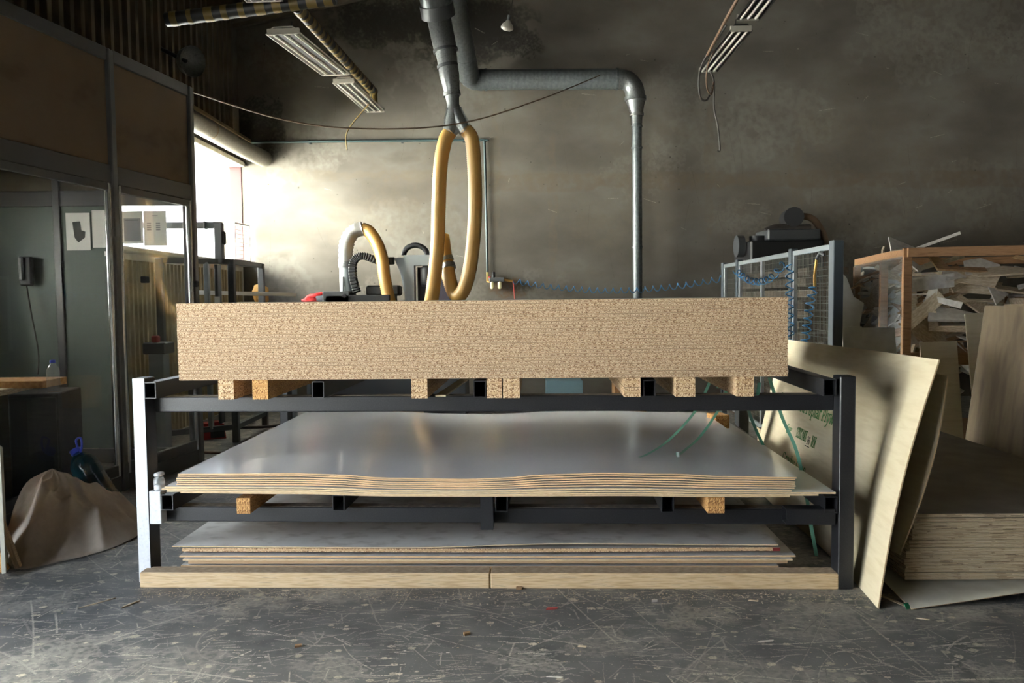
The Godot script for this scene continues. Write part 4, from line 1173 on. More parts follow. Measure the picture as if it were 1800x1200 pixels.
	coil("coiled_hose", [V(0.03, 1.58, -10.42), V(0.5, 1.50, -10.3), V(1.2, 1.44, -10.0), V(1.9, 1.47, -9.6), V(2.45, 1.56, -9.25)], 26, 0.035, "long blue coiled air hose sagging between filter and mesh fence")
	coil("coiled_hose", [V(2.36, 1.62, -8.4), V(2.34, 1.50, -7.8), V(2.32, 1.50, -7.2), V(2.30, 1.62, -6.75)], 10, 0.03, "blue coiled hose swagged across the middle fence panel")
	coil("coiled_hose", [V(2.26, 1.60, -6.48), V(2.25, 1.4, -6.46), V(2.255, 1.1, -6.45), V(2.26, 0.75, -6.44)], 12, 0.03, "blue coiled hose hanging beside the fence panel edge")
	coil("coiled_hose", [V(2.255, 1.42, -5.95), V(2.24, 1.30, -5.98), V(2.235, 1.05, -6.05), V(2.24, 0.75, -6.15)], 12, 0.03, "blue coiled hose hanging below the brass air gun")
	var bg := thing("air_gun", "brass and steel air gun hooked on the mesh fence", "air gun", T(2.255, 1.42, -5.93))
	part(bg, "barrel", Geo.new().tube([V(0, 0, 0), V(-0.01, 0.08, 0.02), V(-0.005, 0.2, 0.04)], [0.012, 0.011, 0.009], 8).done(), M.brass)
	part(bg, "head", Geo.new().tube([V(-0.005, 0.2, 0.04), V(0.0, 0.24, 0.1), V(0.01, 0.22, 0.15)], [0.012, 0.016, 0.008], 8).done(), M.machine_dark)

func coil(called: String, pts: Array, turns: int, r: float, label: String) -> void:
	var base := smooth_path(pts, 8)
	var c := Curve3D.new()
	for p in base:
		c.add_point(p)
	var L := c.get_baked_length()
	var n := turns * 12
	var o := []
	for i in n + 1:
		var p := c.sample_baked(L * i / n)
		var q := c.sample_baked(minf(L, L * i / n + 0.01))
		var q0 := c.sample_baked(maxf(0, L * i / n - 0.01))
		var t := (q - q0).normalized()
		var x := t.cross(Vector3.UP if absf(t.y) < 0.9 else Vector3.RIGHT).normalized()
		var y := t.cross(x)
		var a := TAU * i / 12.0
		o.append(p + (x * cos(a) + y * sin(a)) * r)
	solo(called, Geo.new().tube(o, 0.006, 5).done(), M.blue_hose, Transform3D(), label, "hose", "blue coiled hoses")

# ---------------------------------------------------------------- the machine below the hoses
func build_machine() -> void:
	var m := thing("woodworking_machine", "grey and black woodworking machine behind the board stack", "machine", V_at(-1.3, 0, -9.2))
	part(m, "bed", Geo.new().at(V(0, 0.66, -0.1), V(1.55, 1.32, 0.7), 0.01).done(), M.machine_dark)
	part(m, "table", Geo.new().at(V(-0.42, 1.36, 0.0), V(0.72, 0.10, 0.6), 0.008).done(), M.machine_black)
	part(m, "control_box", Geo.new().at(V(-0.66, 1.39, 0.1), V(0.30, 0.13, 0.4), 0.01).done(), M.machine_dark)
	part(m, "knob", Geo.new().tube([V(-0.56, 1.40, 0.3), V(-0.56, 1.40, 0.33)], 0.022, 12).done(), M.machine_black)
	part(m, "motor", Geo.new().at(V(-0.18, 1.46, -0.1), V(0.38, 0.12, 0.3), 0.02).done(), M.machine_black)
	var fr := part(m, "head_frame", Geo.new().prism(T(0.32, 1.60, 0), PackedVector2Array([Vector2(-0.24, -0.30), Vector2(-0.24, 0.26), Vector2(0.26, 0.26), Vector2(0.26, 0.14), Vector2(-0.13, 0.14), Vector2(-0.13, -0.30)]), 0.16).done(), M.machine_grey)
	part(fr, "bolt", Geo.new().tube([V(0.45, 1.81, 0.08), V(0.45, 1.81, 0.1)], 0.04, 12).done(), M.machine_black)
	part(m, "side_plate", Geo.new().prism(T(0.0, 1.68, -0.05), PackedVector2Array([Vector2(-0.05, 0.15), Vector2(0.12, 0.17), Vector2(0.12, -0.24), Vector2(0.06, -0.24), Vector2(0.02, -0.02)]), 0.06).done(), M.machine_grey)
	part(m, "spindle", Geo.new().lathe(T(0.34, 1.50, 0.02), [Vector2(0, 0), Vector2(0.07, 0), Vector2(0.085, 0.05), Vector2(0.085, 0.2), Vector2(0.05, 0.24), Vector2(0, 0.24)], 14).done(), M.machine_black)
	part(m, "backplate", Geo.new().at(V(0.27, 1.50, -0.1), V(0.12, 0.45, 0.04)).done(), M.machine_black)
	part(m, "violet_column", Geo.new().at(V(0.52, 1.42, 0.0), V(0.18, 0.4, 0.2), 0.01).done(), M.machine_violet)
	var loop := []
	for i in 13:
		var a := PI * i / 12.0
		loop.append(V(0.20 - cos(a) * 0.135, 1.86 + sin(a) * 0.115, 0))
	part(m, "cable_loop", Geo.new().tube(loop, 0.032, 10).done(), M.machine_black)
	# cable chain, black, standing in an arch
	var path := smooth_path([V(-0.46, 1.44, 0.1), V(-0.50, 1.60, 0.1), V(-0.50, 1.76, 0.1), V(-0.45, 1.84, 0.1), V(-0.36, 1.85, 0.09), V(-0.22, 1.80, 0.06), V(-0.05, 1.80, 0.0)], 5)
	for i in path.size() - 1:
		part(m, "chain_link", Geo.new().bar(path[i], path[i + 1] + (path[i + 1] - path[i]) * 0.1, 0.09, 0.085, 0.01).done(), M.machine_black)
	var ep := part(m, "extraction_pipe", Geo.new().tube([V(0, 1.3, 0), V(0, 1.74, 0)], 0.078, 20).done(), M.machine_grey, V_at(-0.6, 0, 0))
	part(ep, "collar", Geo.new().tube([V(0, 1.73, 0), V(0, 1.80, 0)], 0.088, 20).done(), M.galvanised)
	var el := smooth_path([V(0, 1.78, 0), V(0.0, 1.92, 0), V(0.03, 2.05, 0), V(0.10, 2.14, 0.0), V(0.20, 2.17, 0.0)], 6)
	var rr := []
	for i in el.size():
		rr.append(0.082 * (1.06 if i % 2 == 0 else 0.93) + rng.randfn(0, 0.002))
	part(ep, "flexible_elbow", Geo.new().tube(el, rr, 18, false).done(), M.grey_flex)
	part(ep, "bracket", Geo.new().tube([V(-0.02, 1.62, 0.08), V(-0.02, 1.45, 0.09), V(0.03, 1.40, 0.09), V(0.12, 1.38, 0.09)], 0.008, 6).done(), M.machine_black)
	part(m, "hose", hose_mesh([V(-1.70, 2.17, -9.2), V(-1.62, 2.13, -9.18), V(-1.52, 1.98, -9.12), V(-1.46, 1.80, -9.06), V(-1.43, 1.60, -9.02), V(-1.38, 1.36, -9.0), V(-1.34, 1.25, -9.0)], 0.07, 0.024), M.yellow_hose, V_at(1.3, 0, 9.2), "yellow hose arching from the silver elbow into the machine")
	# gloves dropped on the machine end
	var gl := thing("work_gloves", "red and dark work gloves heaped beside the machine", "gloves", V_at(-2.18, 1.33, -9.05))
	part(gl, "red_glove", lump(V(0.13, 0.06, 0.08), 3), M.red_cloth, T(-0.05, 0.045, 0, 20, 0, 12))
	part(gl, "dark_glove", lump(V(0.15, 0.045, 0.09), 4), M.dark_cloth, T(0.09, 0.035, 0.04, -15, 0, -6))
	var tb := thing("side_table", "grey metal stand under the work gloves behind the stack", "stand", V_at(-2.2, 0, -9.1))
	part(tb, "top", Geo.new().at(V(0, 1.31, 0), V(0.22, 0.03, 0.4), 0.004).done(), M.machine_grey)
	for x in [-0.09, 0.09]:
		for z in [-0.17, 0.17]:
			part(tb, "leg", Geo.new().at(V(x, 0.65, z), V(0.04, 1.3, 0.04), 0.003).done(), M.machine_grey)
	# boxes and legs seen low down, below the stack
	solo("pale_blue_box", Geo.new().at(V(0, 0.2, 0), V(0.42, 0.4, 0.3), 0.006).done(), M.light_blue, T(0.60, 0, -9.3), "pale blue box on the floor seen below the stack", "box")
	solo("brown_carton", Geo.new().at(V(0, 0.2, 0), V(0.36, 0.4, 0.3), 0.004).done(), M.cardboard, T(1.35, 0, -9.2), "brown carton on the floor seen between the bearers", "carton")
	solo("floor_plank", Geo.new().at(V(0, 0.16, 0), V(0.5, 0.32, 0.1), 0.004).done(), M.offcut_pale, T(-1.2, 0, -8.4, 4), "pale plank standing on edge in front of the machine", "plank")

func V_at(x: float, y: float, z: float) -> Transform3D:
	return T(x, y, z)

func lump(s: Vector3, sd: int) -> ArrayMesh:
	var n := FastNoiseLite.new()
	n.seed = sd
	n.frequency = 1.4
	var g := Geo.new()
	g.smooth()
	var P := func(i: int, j: int) -> Vector3:
		var a := TAU * i / 18.0
		var b := PI * (j / 10.0 - 0.5)
		var d := V(cos(a) * cos(b), sin(b), sin(a) * cos(b))
		return d * s * (1.0 + n.get_noise_3d(d.x * 1.5, d.y * 1.5, d.z * 1.5) * 0.55)
	for i in 18:
		for j in 10:
			var a: Vector3 = P.call(i, j)
			var b: Vector3 = P.call(i + 1 if i < 17 else 0, j)
			var c: Vector3 = P.call(i + 1 if i < 17 else 0, j + 1)
			var d: Vector3 = P.call(i, j + 1)
			var o := (a + b + c + d) * 0.25
			if j > 0:
				g.tri(a, b, c, o)
			if j < 9:
				g.tri(a, c, d, o)
	return g.done()

# ---------------------------------------------------------------- lamps (switched off), taped bars and wires overhead
func trough(label: String, a: Vector3, b: Vector3, w: float, m_body: Material) -> void:
	var z := (a - b).normalized()
	var x := Vector3.UP.cross(z).normalized()
	var y := z.cross(x)
	var L := a.distance_to(b)
	var t := thing("tube_lamp", label, "lamp", Transform3D(Basis(x, y, z), (a + b) * 0.5), "fluorescent fittings under the roof")
	part(t, "reflector", Geo.new().prism(Transform3D(), PackedVector2Array([Vector2(-w / 2, 0), Vector2(-w * 0.28, 0.06), Vector2(w * 0.28, 0.06), Vector2(w / 2, 0), Vector2(w / 2 - 0.01, -0.004), Vector2(w * 0.26, 0.05), Vector2(-w * 0.26, 0.05), Vector2(-w / 2 + 0.01, -0.004)]), L).done(), m_body)
	for k in [-1.0, 0.0, 1.0]:
		part(t, "tube", Geo.new().tube([V(k * w * 0.3, 0.006, -L / 2 + 0.03), V(k * w * 0.3, 0.006, L / 2 - 0.03)], 0.013, 10).done(), M.lamp_tube)
	for k in [-0.5, 0.5]:
		part(t, "end_cap", Geo.new().at(V(0, 0.02, L * k * 0.985), V(w * 0.92, 0.05, 0.02), 0.004).done(), M.lamp_white)
	for k in [-0.5, 0.5]:
		part(t, "louvre", Geo.new().at(V(k * w * 0.3, 0.022, 0), V(w * 0.12, 0.03, L * 0.96)).done(), M.lamp_black)
	for k in [-0.35, 0.35]:
		part(t, "hanger", Geo.new().bar(V(0, 0.06, L * k), V(0, 0.16, L * k), 0.01, 0.01).done(), M.cable)

func taped_bar(label: String, a: Vector3, b: Vector3, r: float) -> void:
	var t := thing("taped_bar", label, "bar", Transform3D(), "bars wound with hazard tape")
	part(t, "bar", Geo.new().tube([a, b], r, 12).done(), M.tape_black)
	var n := int(a.distance_to(b) / 0.13)
	for i in n:
		var f := (i + 0.3) / n
		var e := f + rng.randf_range(0.25, 0.6) / n
		part(t, "tape_band", Geo.new().tube([a.lerp(b, f), a.lerp(b, e)], r + 0.004, 12).done(), M.tape_yellow, Transform3D(), "yellow tape turn")

func wire(label: String, pts: Array, r: float, m: Material) -> void:
	solo("hanging_wire", Geo.new().tube(smooth_path(pts, 8), r, 6).done(), m, Transform3D(), label, "wire")

func build_lights() -> void:
	trough("open fluorescent fitting hanging at upper left in front of the wall", V(-1.87, 3.56, -6.72), V(-1.725, 3.60, -8.10), 0.30, M.lamp_white)
	trough("farther fluorescent fitting below the taped bar near the back wall", V(-1.70, 3.58, -8.30), V(-1.59, 3.58, -9.60), 0.24, M.lamp_white)
	trough("fluorescent fitting cut by the top edge at upper left", V(-2.02, 3.75, -5.05), V(-1.93, 3.72, -6.45), 0.30, M.lamp_white)
	trough("dark fluorescent fitting hanging at upper right", V(1.99, 3.62, -6.95), V(2.01, 3.62, -8.2), 0.20, M.lamp_black)
	trough("dark fluorescent fitting cut by the top edge at upper right", V(1.96, 3.66, -5.2), V(1.985, 3.64, -6.75), 0.20, M.lamp_black)
	taped_bar("slanting bar wound with yellow and black tape beside the fittings", V(-1.80, 3.84, -6.9), V(-1.61, 3.82, -9.6), 0.05)
	taped_bar("cross bar wound with yellow and black tape at the top left", V(-2.78, 3.64, -6.6), V(-1.40, 3.80, -6.6), 0.055)
	part(get_node("taped_bar"), "drop_end", Geo.new().tube([V(-1.61, 3.82, -9.58), V(-1.61, 3.62, -9.6)], 0.045, 10).done(), M.tape_yellow)
	wire("long thin cable sagging across the room below the ducts", [V(-2.64, 3.10, -6.75), V(-2.0, 2.93, -7.0), V(-1.36, 2.86, -7.1), V(-0.5, 2.93, -7.3), V(0.3, 3.27, -7.8), V(1.25, 4.25, -10.45)], 0.007, M.rust_cable)
	wire("short yellow cord hanging from the far fluorescent fitting", [V(-1.60, 3.58, -9.2), V(-1.87, 3.3, -9.3), V(-1.88, 3.08, -9.3)], 0.007, M.tape_yellow)
	wire("looped cable tied to the dark fitting at upper right", [V(1.93, 3.75, -7.2), V(1.86, 3.62, -7.6), V(1.82, 3.48, -7.75), V(1.84, 3.28, -7.8), V(1.92, 3.26, -7.85), V(2.0, 3.42, -7.95)], 0.010, M.cable)
	wire("second looped cable tangled round the dark fitting", [V(1.90, 3.62, -7.5), V(1.86, 3.50, -7.6), V(1.88, 3.34, -7.7), V(1.95, 3.30, -7.8), V(2.02, 3.46, -8.0)], 0.008, M.rust_cable)
	wire("thick cable running alongside the dark fittings", [V(1.80, 3.75, -5.3), V(1.83, 3.72, -6.5), V(1.85, 3.60, -7.55)], 0.016, M.rust_cable)
	wire("dangling cable end below the dark fitting at upper right", [V(2.02, 3.63, -8.16), V(2.055, 3.5, -8.12), V(2.05, 3.25, -8.1), V(2.09, 3.05, -8.1), V(2.11, 2.83, -8.1), V(2.085, 2.81, -8.1)], 0.009, M.cable)
	var p := thing("pendant_bulb", "white reflector bulb hanging on a cord near the top centre", "lamp", T(-0.01, 3.70, -7.0, 0, 14, -12))
	part(p, "bulb", Geo.new().lathe(Transform3D(), [Vector2(0, -0.045), Vector2(0.03, -0.042), Vector2(0.052, -0.028), Vector2(0.055, -0.018), Vector2(0.045, 0.01), Vector2(0.022, 0.032), Vector2(0.014, 0.045)], 20).done(), M.lamp_white)
	part(p, "holder", Geo.new().tube([V(0, 0.042, 0), V(0, 0.085, 0)], 0.015, 10).done(), M.machine_dark)
	part(p, "cord", Geo.new().tube([V(0, 0.08, 0), V(0.03, 1.6, -0.3)], 0.005, 6).done(), M.cable)
	var s := thing("spot_lamp", "round dented metal lamp on the dark ribbed wall", "lamp", T(-3.12, 3.72, -8.0, 60, 10))
	part(s, "shade", Geo.new().lathe(T(0, 0, 0, 0, 90), [Vector2(0.15, 0.0), Vector2(0.13, -0.08), Vector2(0.05, -0.13), Vector2(0, -0.13)], 20).done(), M.galvanised)
	part(s, "arm", Geo.new().tube([V(0, 0, -0.1), V(-0.1, 0.1, -0.4)], 0.02, 8).done(), M.machine_dark)

# ---------------------------------------------------------------- mesh fence, black machine and scrap bin
func build_fence_and_bin() -> void:
	var posts := [V(2.285, 0, -5.62), V(2.32, 0, -6.58), V(2.40, 0, -8.42), V(2.44, 0, -9.15)]
	var H := 1.735
	var fence := thing("mesh_fence", "slate-grey safety fence of wire mesh panels behind the leaning plywood", "fence")
	for i in 4:
		part(fence, "post", Geo.new().at(V(0, H / 2, 0), V(0.075 if i == 0 else 0.06, H, 0.075 if i == 0 else 0.06), 0.005).done(), M.fence_post, T(posts[i].x, 0, posts[i].z, 4))
	for i in 3:
		var a: Vector3 = posts[i]
		var b: Vector3 = posts[i + 1]
		var d := (b - a).normalized()
		var a2 := a + d * 0.045
		var b2 := b - d * 0.035
		var t := Node3D.new()
		t.name = "panel"
		fence.add_child(t, true)
		var y0 := 0.12
		var y1 := H - 0.02
		for y in [y0, y1 - 0.02]:
			part(t, "frame", Geo.new().bar(a2 + V(0, y, 0), b2 + V(0, y, 0), 0.03, 0.04, 0.004).done(), M.fence_frame)
		var st := [a2 + d * 0.015, b2 - d * 0.015]
		if i == 1:
			st.append((a2 + b2) * 0.5)
		for e in st:
			part(t, "stile", Geo.new().bar(e + V(0, y0, 0), e + V(0, y1, 0), 0.03, 0.03, 0.003).done(), M.fence_frame)
		var g := Geo.new()
		var L := a2.distance_to(b2)
		var n := int(L / 0.03)
		for k in n:
			var p := a2 + d * (L * (k + 0.5) / n)
			g.bar(p + V(0, y0, 0), p + V(0, y1, 0), 0.003, 0.003)
		for k in 32:
			var y := y0 + (y1 - y0) * (k + 0.5) / 32
			g.bar(a2 + V(0.003, y, 0), b2 + V(0.003, y, 0), 0.003, 0.003)
		var w := part(t, "wire_mesh", g.done(), M.fence_wire)
		w.set_meta("kind", "stuff")
	# dark boards piled behind the fence
	for i in 17:
		var yb := 0.02 + i * 0.094
		var zl := rng.randf_range(2.1, 2.5)
		solo("piled_board", Geo.new().at(Vector3.ZERO, V(0.34, 0.066, zl), 0.003).done(), M.dark_board, T(2.70 + rng.randfn(0, 0.02), yb + 0.033, -7.95 + rng.randfn(0, 0.06), rng.randfn(-1.0, 0.7)), (NTH[16 - i] if i > 0 and i < 16 else ("topmost" if i == 16 else "lowest")) + (" board" if i == 0 or i == 16 else " board from the top") + " of the dark pile behind the mesh fence", "board", "dark boards behind the mesh fence")
		if i > 0:
			for zs in [-7.2, -8.7]:
				solo("pile_spacer", Geo.new().at(Vector3.ZERO, V(0.3, 0.0275, 0.05), 0.001).done(), M.dark_board, T(2.70, yb - 0.014, zs), "thin spacer between the dark boards behind the fence, %s stack end" % ("near" if zs > -8.0 else "far"), "spacer", "spacers in the dark board pile, %s end" % ("near" if zs > -8.0 else "far"))
	# black machine behind the fence
	var m := thing("black_extractor", "black boxy machine with a round motor behind the mesh fence", "machine", T(3.2, 0, -9.7))
	part(m, "body", Geo.new().at(V(0.03, 1.0, 0), V(0.86, 2.0, 0.7), 0.02).done(), M.machine_black)
	part(m, "top_plate", Geo.new().at(V(0.13, 2.07, 0.05), V(0.62, 0.13, 0.5), 0.015).done(), M.machine_dark)
	part(m, "side_fan", Geo.new().tube([V(-0.42, 1.95, 0.1), V(-0.50, 1.95, 0.1)], 0.13, 16).done(), M.machine_dark)
	part(m, "left_cap", Geo.new().tube([V(-0.25, 2.0, 0.1), V(-0.25, 2.07, 0.1)], 0.09, 14).done(), M.machine_black)
	part(m, "motor", Geo.new().tube([V(0.14, 2.28, 0.25), V(0.20, 2.28, -0.1)], 0.115, 18).done(), M.machine_black)
	part(m, "hose", Geo.new().tube(smooth_path([V(0.24, 2.30, 0.1), V(0.38, 2.28, 0.12), V(0.47, 2.18, 0.15), V(0.53, 2.0, 0.2), V(0.56, 1.7, 0.2)], 6), 0.04, 12).done(), M.rust_cable)
	part(m, "hose", Geo.new().tube(smooth_path([V(-0.18, 2.12, 0.2), V(-0.05, 2.17, 0.2), V(0.12, 2.16, 0.2), V(0.35, 2.16, 0.2)], 6), 0.035, 12).done(), M.cable)
	# scrap bin
	var yaw := -13.0
	var BT := T(2.97, 0, -6.0, yaw)
	var LW := 3.0
	var LD := 1.9
	var TH := 1.70
	var bn := thing("scrap_bin", "timber framed scrap bin wrapped with clear film at right", "bin", BT)
	part(bn, "top_beam", Geo.new().at(V(LW / 2, TH - 0.035, 0), V(LW, 0.07, 0.05), 0.004).done(), M.bin_timber)
	part(bn, "top_beam", Geo.new().at(V(0.0, TH - 0.035, -LD / 2), V(0.05, 0.07, LD), 0.004).done(), M.bin_timber)
	part(bn, "top_beam", Geo.new().at(V(LW / 2, TH - 0.035, -LD), V(LW, 0.07, 0.05), 0.004).done(), M.bin_timber)
	for p in [V(0.0, 0, 0.005), V(0.93, 0, 0.005), V(1.9, 0, 0.005), V(2.95, 0, 0.005), V(0, 0, -0.75), V(0, 0, -LD), V(2.95, 0, -LD)]:
		part(bn, "stud", Geo.new().at(p + V(0, (TH - 0.07) / 2, 0), V(0.06, TH - 0.07, 0.06), 0.004).done(), M.bin_timber)
	part(bn, "base_board", Geo.new().at(V(LW / 2, 0.08, -LD / 2), V(LW, 0.16, LD), 0.004).done(), M.bin_timber)
	part(bn, "low_rail", Geo.new().at(V(LW / 2, 0.87, 0.0), V(LW, 0.09, 0.04), 0.004).done(), M.bin_timber)
	var film := func(u: float, v: float) -> Vector3:
		return V(-0.034 + 0.012 * sin(u * 9.0 + v * 5.0) * sin(v * PI), lerpf(0.6, TH - 0.06, v), lerpf(0.02, -LD, u))
	var fg := Geo.new()
	fg.smooth()
	for i in 24:
		for j in 14:
			var a: Vector3 = film.call(i / 24.0, j / 14.0)
			var b: Vector3 = film.call((i + 1) / 24.0, j / 14.0)
			var c: Vector3 = film.call((i + 1) / 24.0, (j + 1) / 14.0)
			var d: Vector3 = film.call(i / 24.0, (j + 1) / 14.0)
			fg.quad(a, b, c, d, V(-1, 0, 0))
	part(bn, "plastic_film", fg.done(), M.film, Transform3D(), "clear crinkled plastic film on the bin side")
	# offcuts in the bin, each a piece of its own
	var shapes := []
	var sh := [PackedVector2Array([Vector2(-0.18, -0.014), Vector2(0.18, -0.016), Vector2(0.18, 0.014), Vector2(-0.18, 0.012)]), PackedVector2Array([Vector2(-0.16, -0.045), Vector2(0.15, -0.05), Vector2(0.16, 0.04), Vector2(-0.16, 0.05)]), PackedVector2Array([Vector2(-0.14, -0.1), Vector2(0.13, -0.08), Vector2(0.15, 0.03), Vector2(0.02, 0.10), Vector2(-0.12, 0.06)]), PackedVector2Array([Vector2(-0.15, -0.08), Vector2(0.15, -0.08), Vector2(0.15, -0.02), Vector2(-0.07, -0.03), Vector2(-0.09, 0.12), Vector2(-0.15, 0.12)]), PackedVector2Array([Vector2(-0.11, -0.09), Vector2(0.12, -0.09), Vector2(0.05, 0.12)]), PackedVector2Array([Vector2(-0.26, -0.02), Vector2(0.26, -0.022), Vector2(0.27, 0.02), Vector2(-0.25, 0.022)])]
	for s in sh:
		shapes.append(Geo.new().prism(Transform3D(), s, 0.012).done())
	var mats := ["offcut_pale", "offcut_white", "offcut_tan"]
	var nm := ["narrow strip", "broad strip", "five-sided piece", "L-shaped piece", "triangular piece", "long lath"]
	var cn := ["pale plywood", "white-faced", "tan chipboard"]
	var r := RandomNumberGenerator.new()
	r.seed = 77
	var laid := []
	for i in 230:
		var front := i % 2 == 0
		var x := 0.0
		var zz := 0.0
		var yy := 0.0
		for attempt in 60:
			x = r.randf_range(0.16, 1.35) if front else r.randf_range(0.09, 0.30)
			zz = -r.randf_range(0.16, 0.55) if front else -lerpf(0.25, 1.85, sqrt(r.randf()))
			yy = lerpf(0.70, 1.60, r.randf())
			var clear := true
			for q in laid:
				if V((q.x - x) * 0.5, (q.y - yy) * 1.6, (q.z - zz) * 0.7).length() < 0.095:
					clear = false
					break
			if clear:
				break
		laid.append(V(x, yy, zz))
		var k := r.randi() % 6
		var c := [0, 0, 1, 1, 2][r.randi() % 5] as int
		var e := Vector3(r.randfn(-38.0, 24.0), r.randf_range(-40, 40) if front else r.randf_range(-130, -15), r.randfn(0, 26))
		var lt := (BT * T(x, yy, zz, e.y, e.x, e.z)).scaled_local(Vector3.ONE * r.randf_range(0.75, 1.2))
		solo("wood_offcut", shapes[k], M[mats[c]], lt, "%s %s offcut %s the scrap heap, %s" % [cn[c], nm[k], "high in" if yy > 1.36 else ("midway up" if yy > 1.05 else "low in"), "in the open bin front" if front else "behind the clear film side"], "offcut", "%s %s offcuts %s of the bin, %s" % [cn[c], nm[k], "in the front" if front else "behind the film", "high" if yy > 1.36 else ("middle" if yy > 1.05 else "low")])
	solo("protruding_lath", Geo.new().at(Vector3.ZERO, V(0.34, 0.022, 0.012), 0.001).done(), M.offcut_white, T(3.25, 1.755, -6.1, -10, 0, 20), "white lath sticking out above the bin top", "offcut")
	solo("white_scrap", Geo.new().prism(Transform3D(), sh[4], 0.012).done(), M.offcut_white, T(2.93, 1.735, -6.12, 10, -60, 10), "small white scrap lying on the bin corner", "offcut")
	# boards leaning against bin
	var bl := [
		[V(2.47, 0, -5.55), V(2.475, 1.12, -5.80), 0.145, M.board_white, "narrow white board leaning left of the bin corner post"],
		[V(2.68, 0, -5.60), V(2.69, 1.11, -5.85), 0.235, M.board_white, "wider white board leaning beside the bin corner post"],
	]
	for b in bl:
		var a: Vector3 = b[0]
		var c: Vector3 = b[1]
		solo("leaning_board", slab(a, c, V(1, 0, 0.05), b[2], 0.016), b[3], Transform3D(), b[4], "board", "boards leaning on the scrap bin")
	solo("broken_board", Geo.new().prism(Transform3D(Basis(V(1, 0, 0.05).normalized(), V(0, 1, -0.2).normalized(), V(0, 0.2, 1).normalized()), V(2.48, 1.24, -5.86)), PackedVector2Array([Vector2(-0.09, -1.2), Vector2(0.05, -1.2), Vector2(0.07, -0.1), Vector2(0.11, 0.05), Vector2(0.04, 0.1), Vector2(0.0, 0.24), Vector2(-0.09, 0.36)]), 0.012).done(), M.board_white, Transform3D(), "broken white panel with a jagged top behind the fence post", "board")
	solo("leaning_ply", slab(V(3.16, 0, -5.74), V(3.15, 1.0, -5.88), V(1, 0, 0.25), 0.25, 0.015), M.poplar_face, Transform3D(), "short cream plywood board leaning below the scrap bin opening", "plywood", "plywood boards at the far right")
	solo("leaning_ply", slab(V(3.62, 0, -5.60), V(3.60, 1.22, -5.80), V(1, 0, 0.25), 0.55, 0.015), M.poplar_face, Transform3D(), "taller cream plywood board standing behind the brown sheets", "plywood", "plywood boards at the far right")
	var ld := func(x0: float, x1: float, za: float, zb: float, h: float) -> ArrayMesh:
		var f := func(u: float, v: float) -> Vector3:
			return V(lerpf(x0, x1, v) + 0.02 * sin(PI * u), h * v + 0.001, lerpf(za, zb, u))
		return sheet(f, 10, 4, absf(zb - za), h, 0.012, V(-1, 0.15, 0), M.poplar_dark, M.fibre_edge_pale)
	solo("brown_sheet", ld.call(3.20, 3.36, -3.9, -5.66, 1.265), null, Transform3D(), "big brown plywood sheet leaning along the right of the floor stack", "plywood", "brown sheets at the far right")
	solo("brown_sheet", ld.call(3.26, 3.46, -4.2, -5.60, 1.275), null, Transform3D(), "second brown plywood sheet behind the big leaning one", "plywood", "brown sheets at the far right")

func slab(a: Vector3, b: Vector3, across: Vector3, w: float, t: float) -> ArrayMesh:
	var y := (b - a).normalized()
	var x := (across - y * across.dot(y)).normalized()
	var z := x.cross(y)
	return Geo.new().box(Transform3D(Basis(x, y, z), (a + b) * 0.5), V(w, a.distance_to(b), t), 0.001).done()

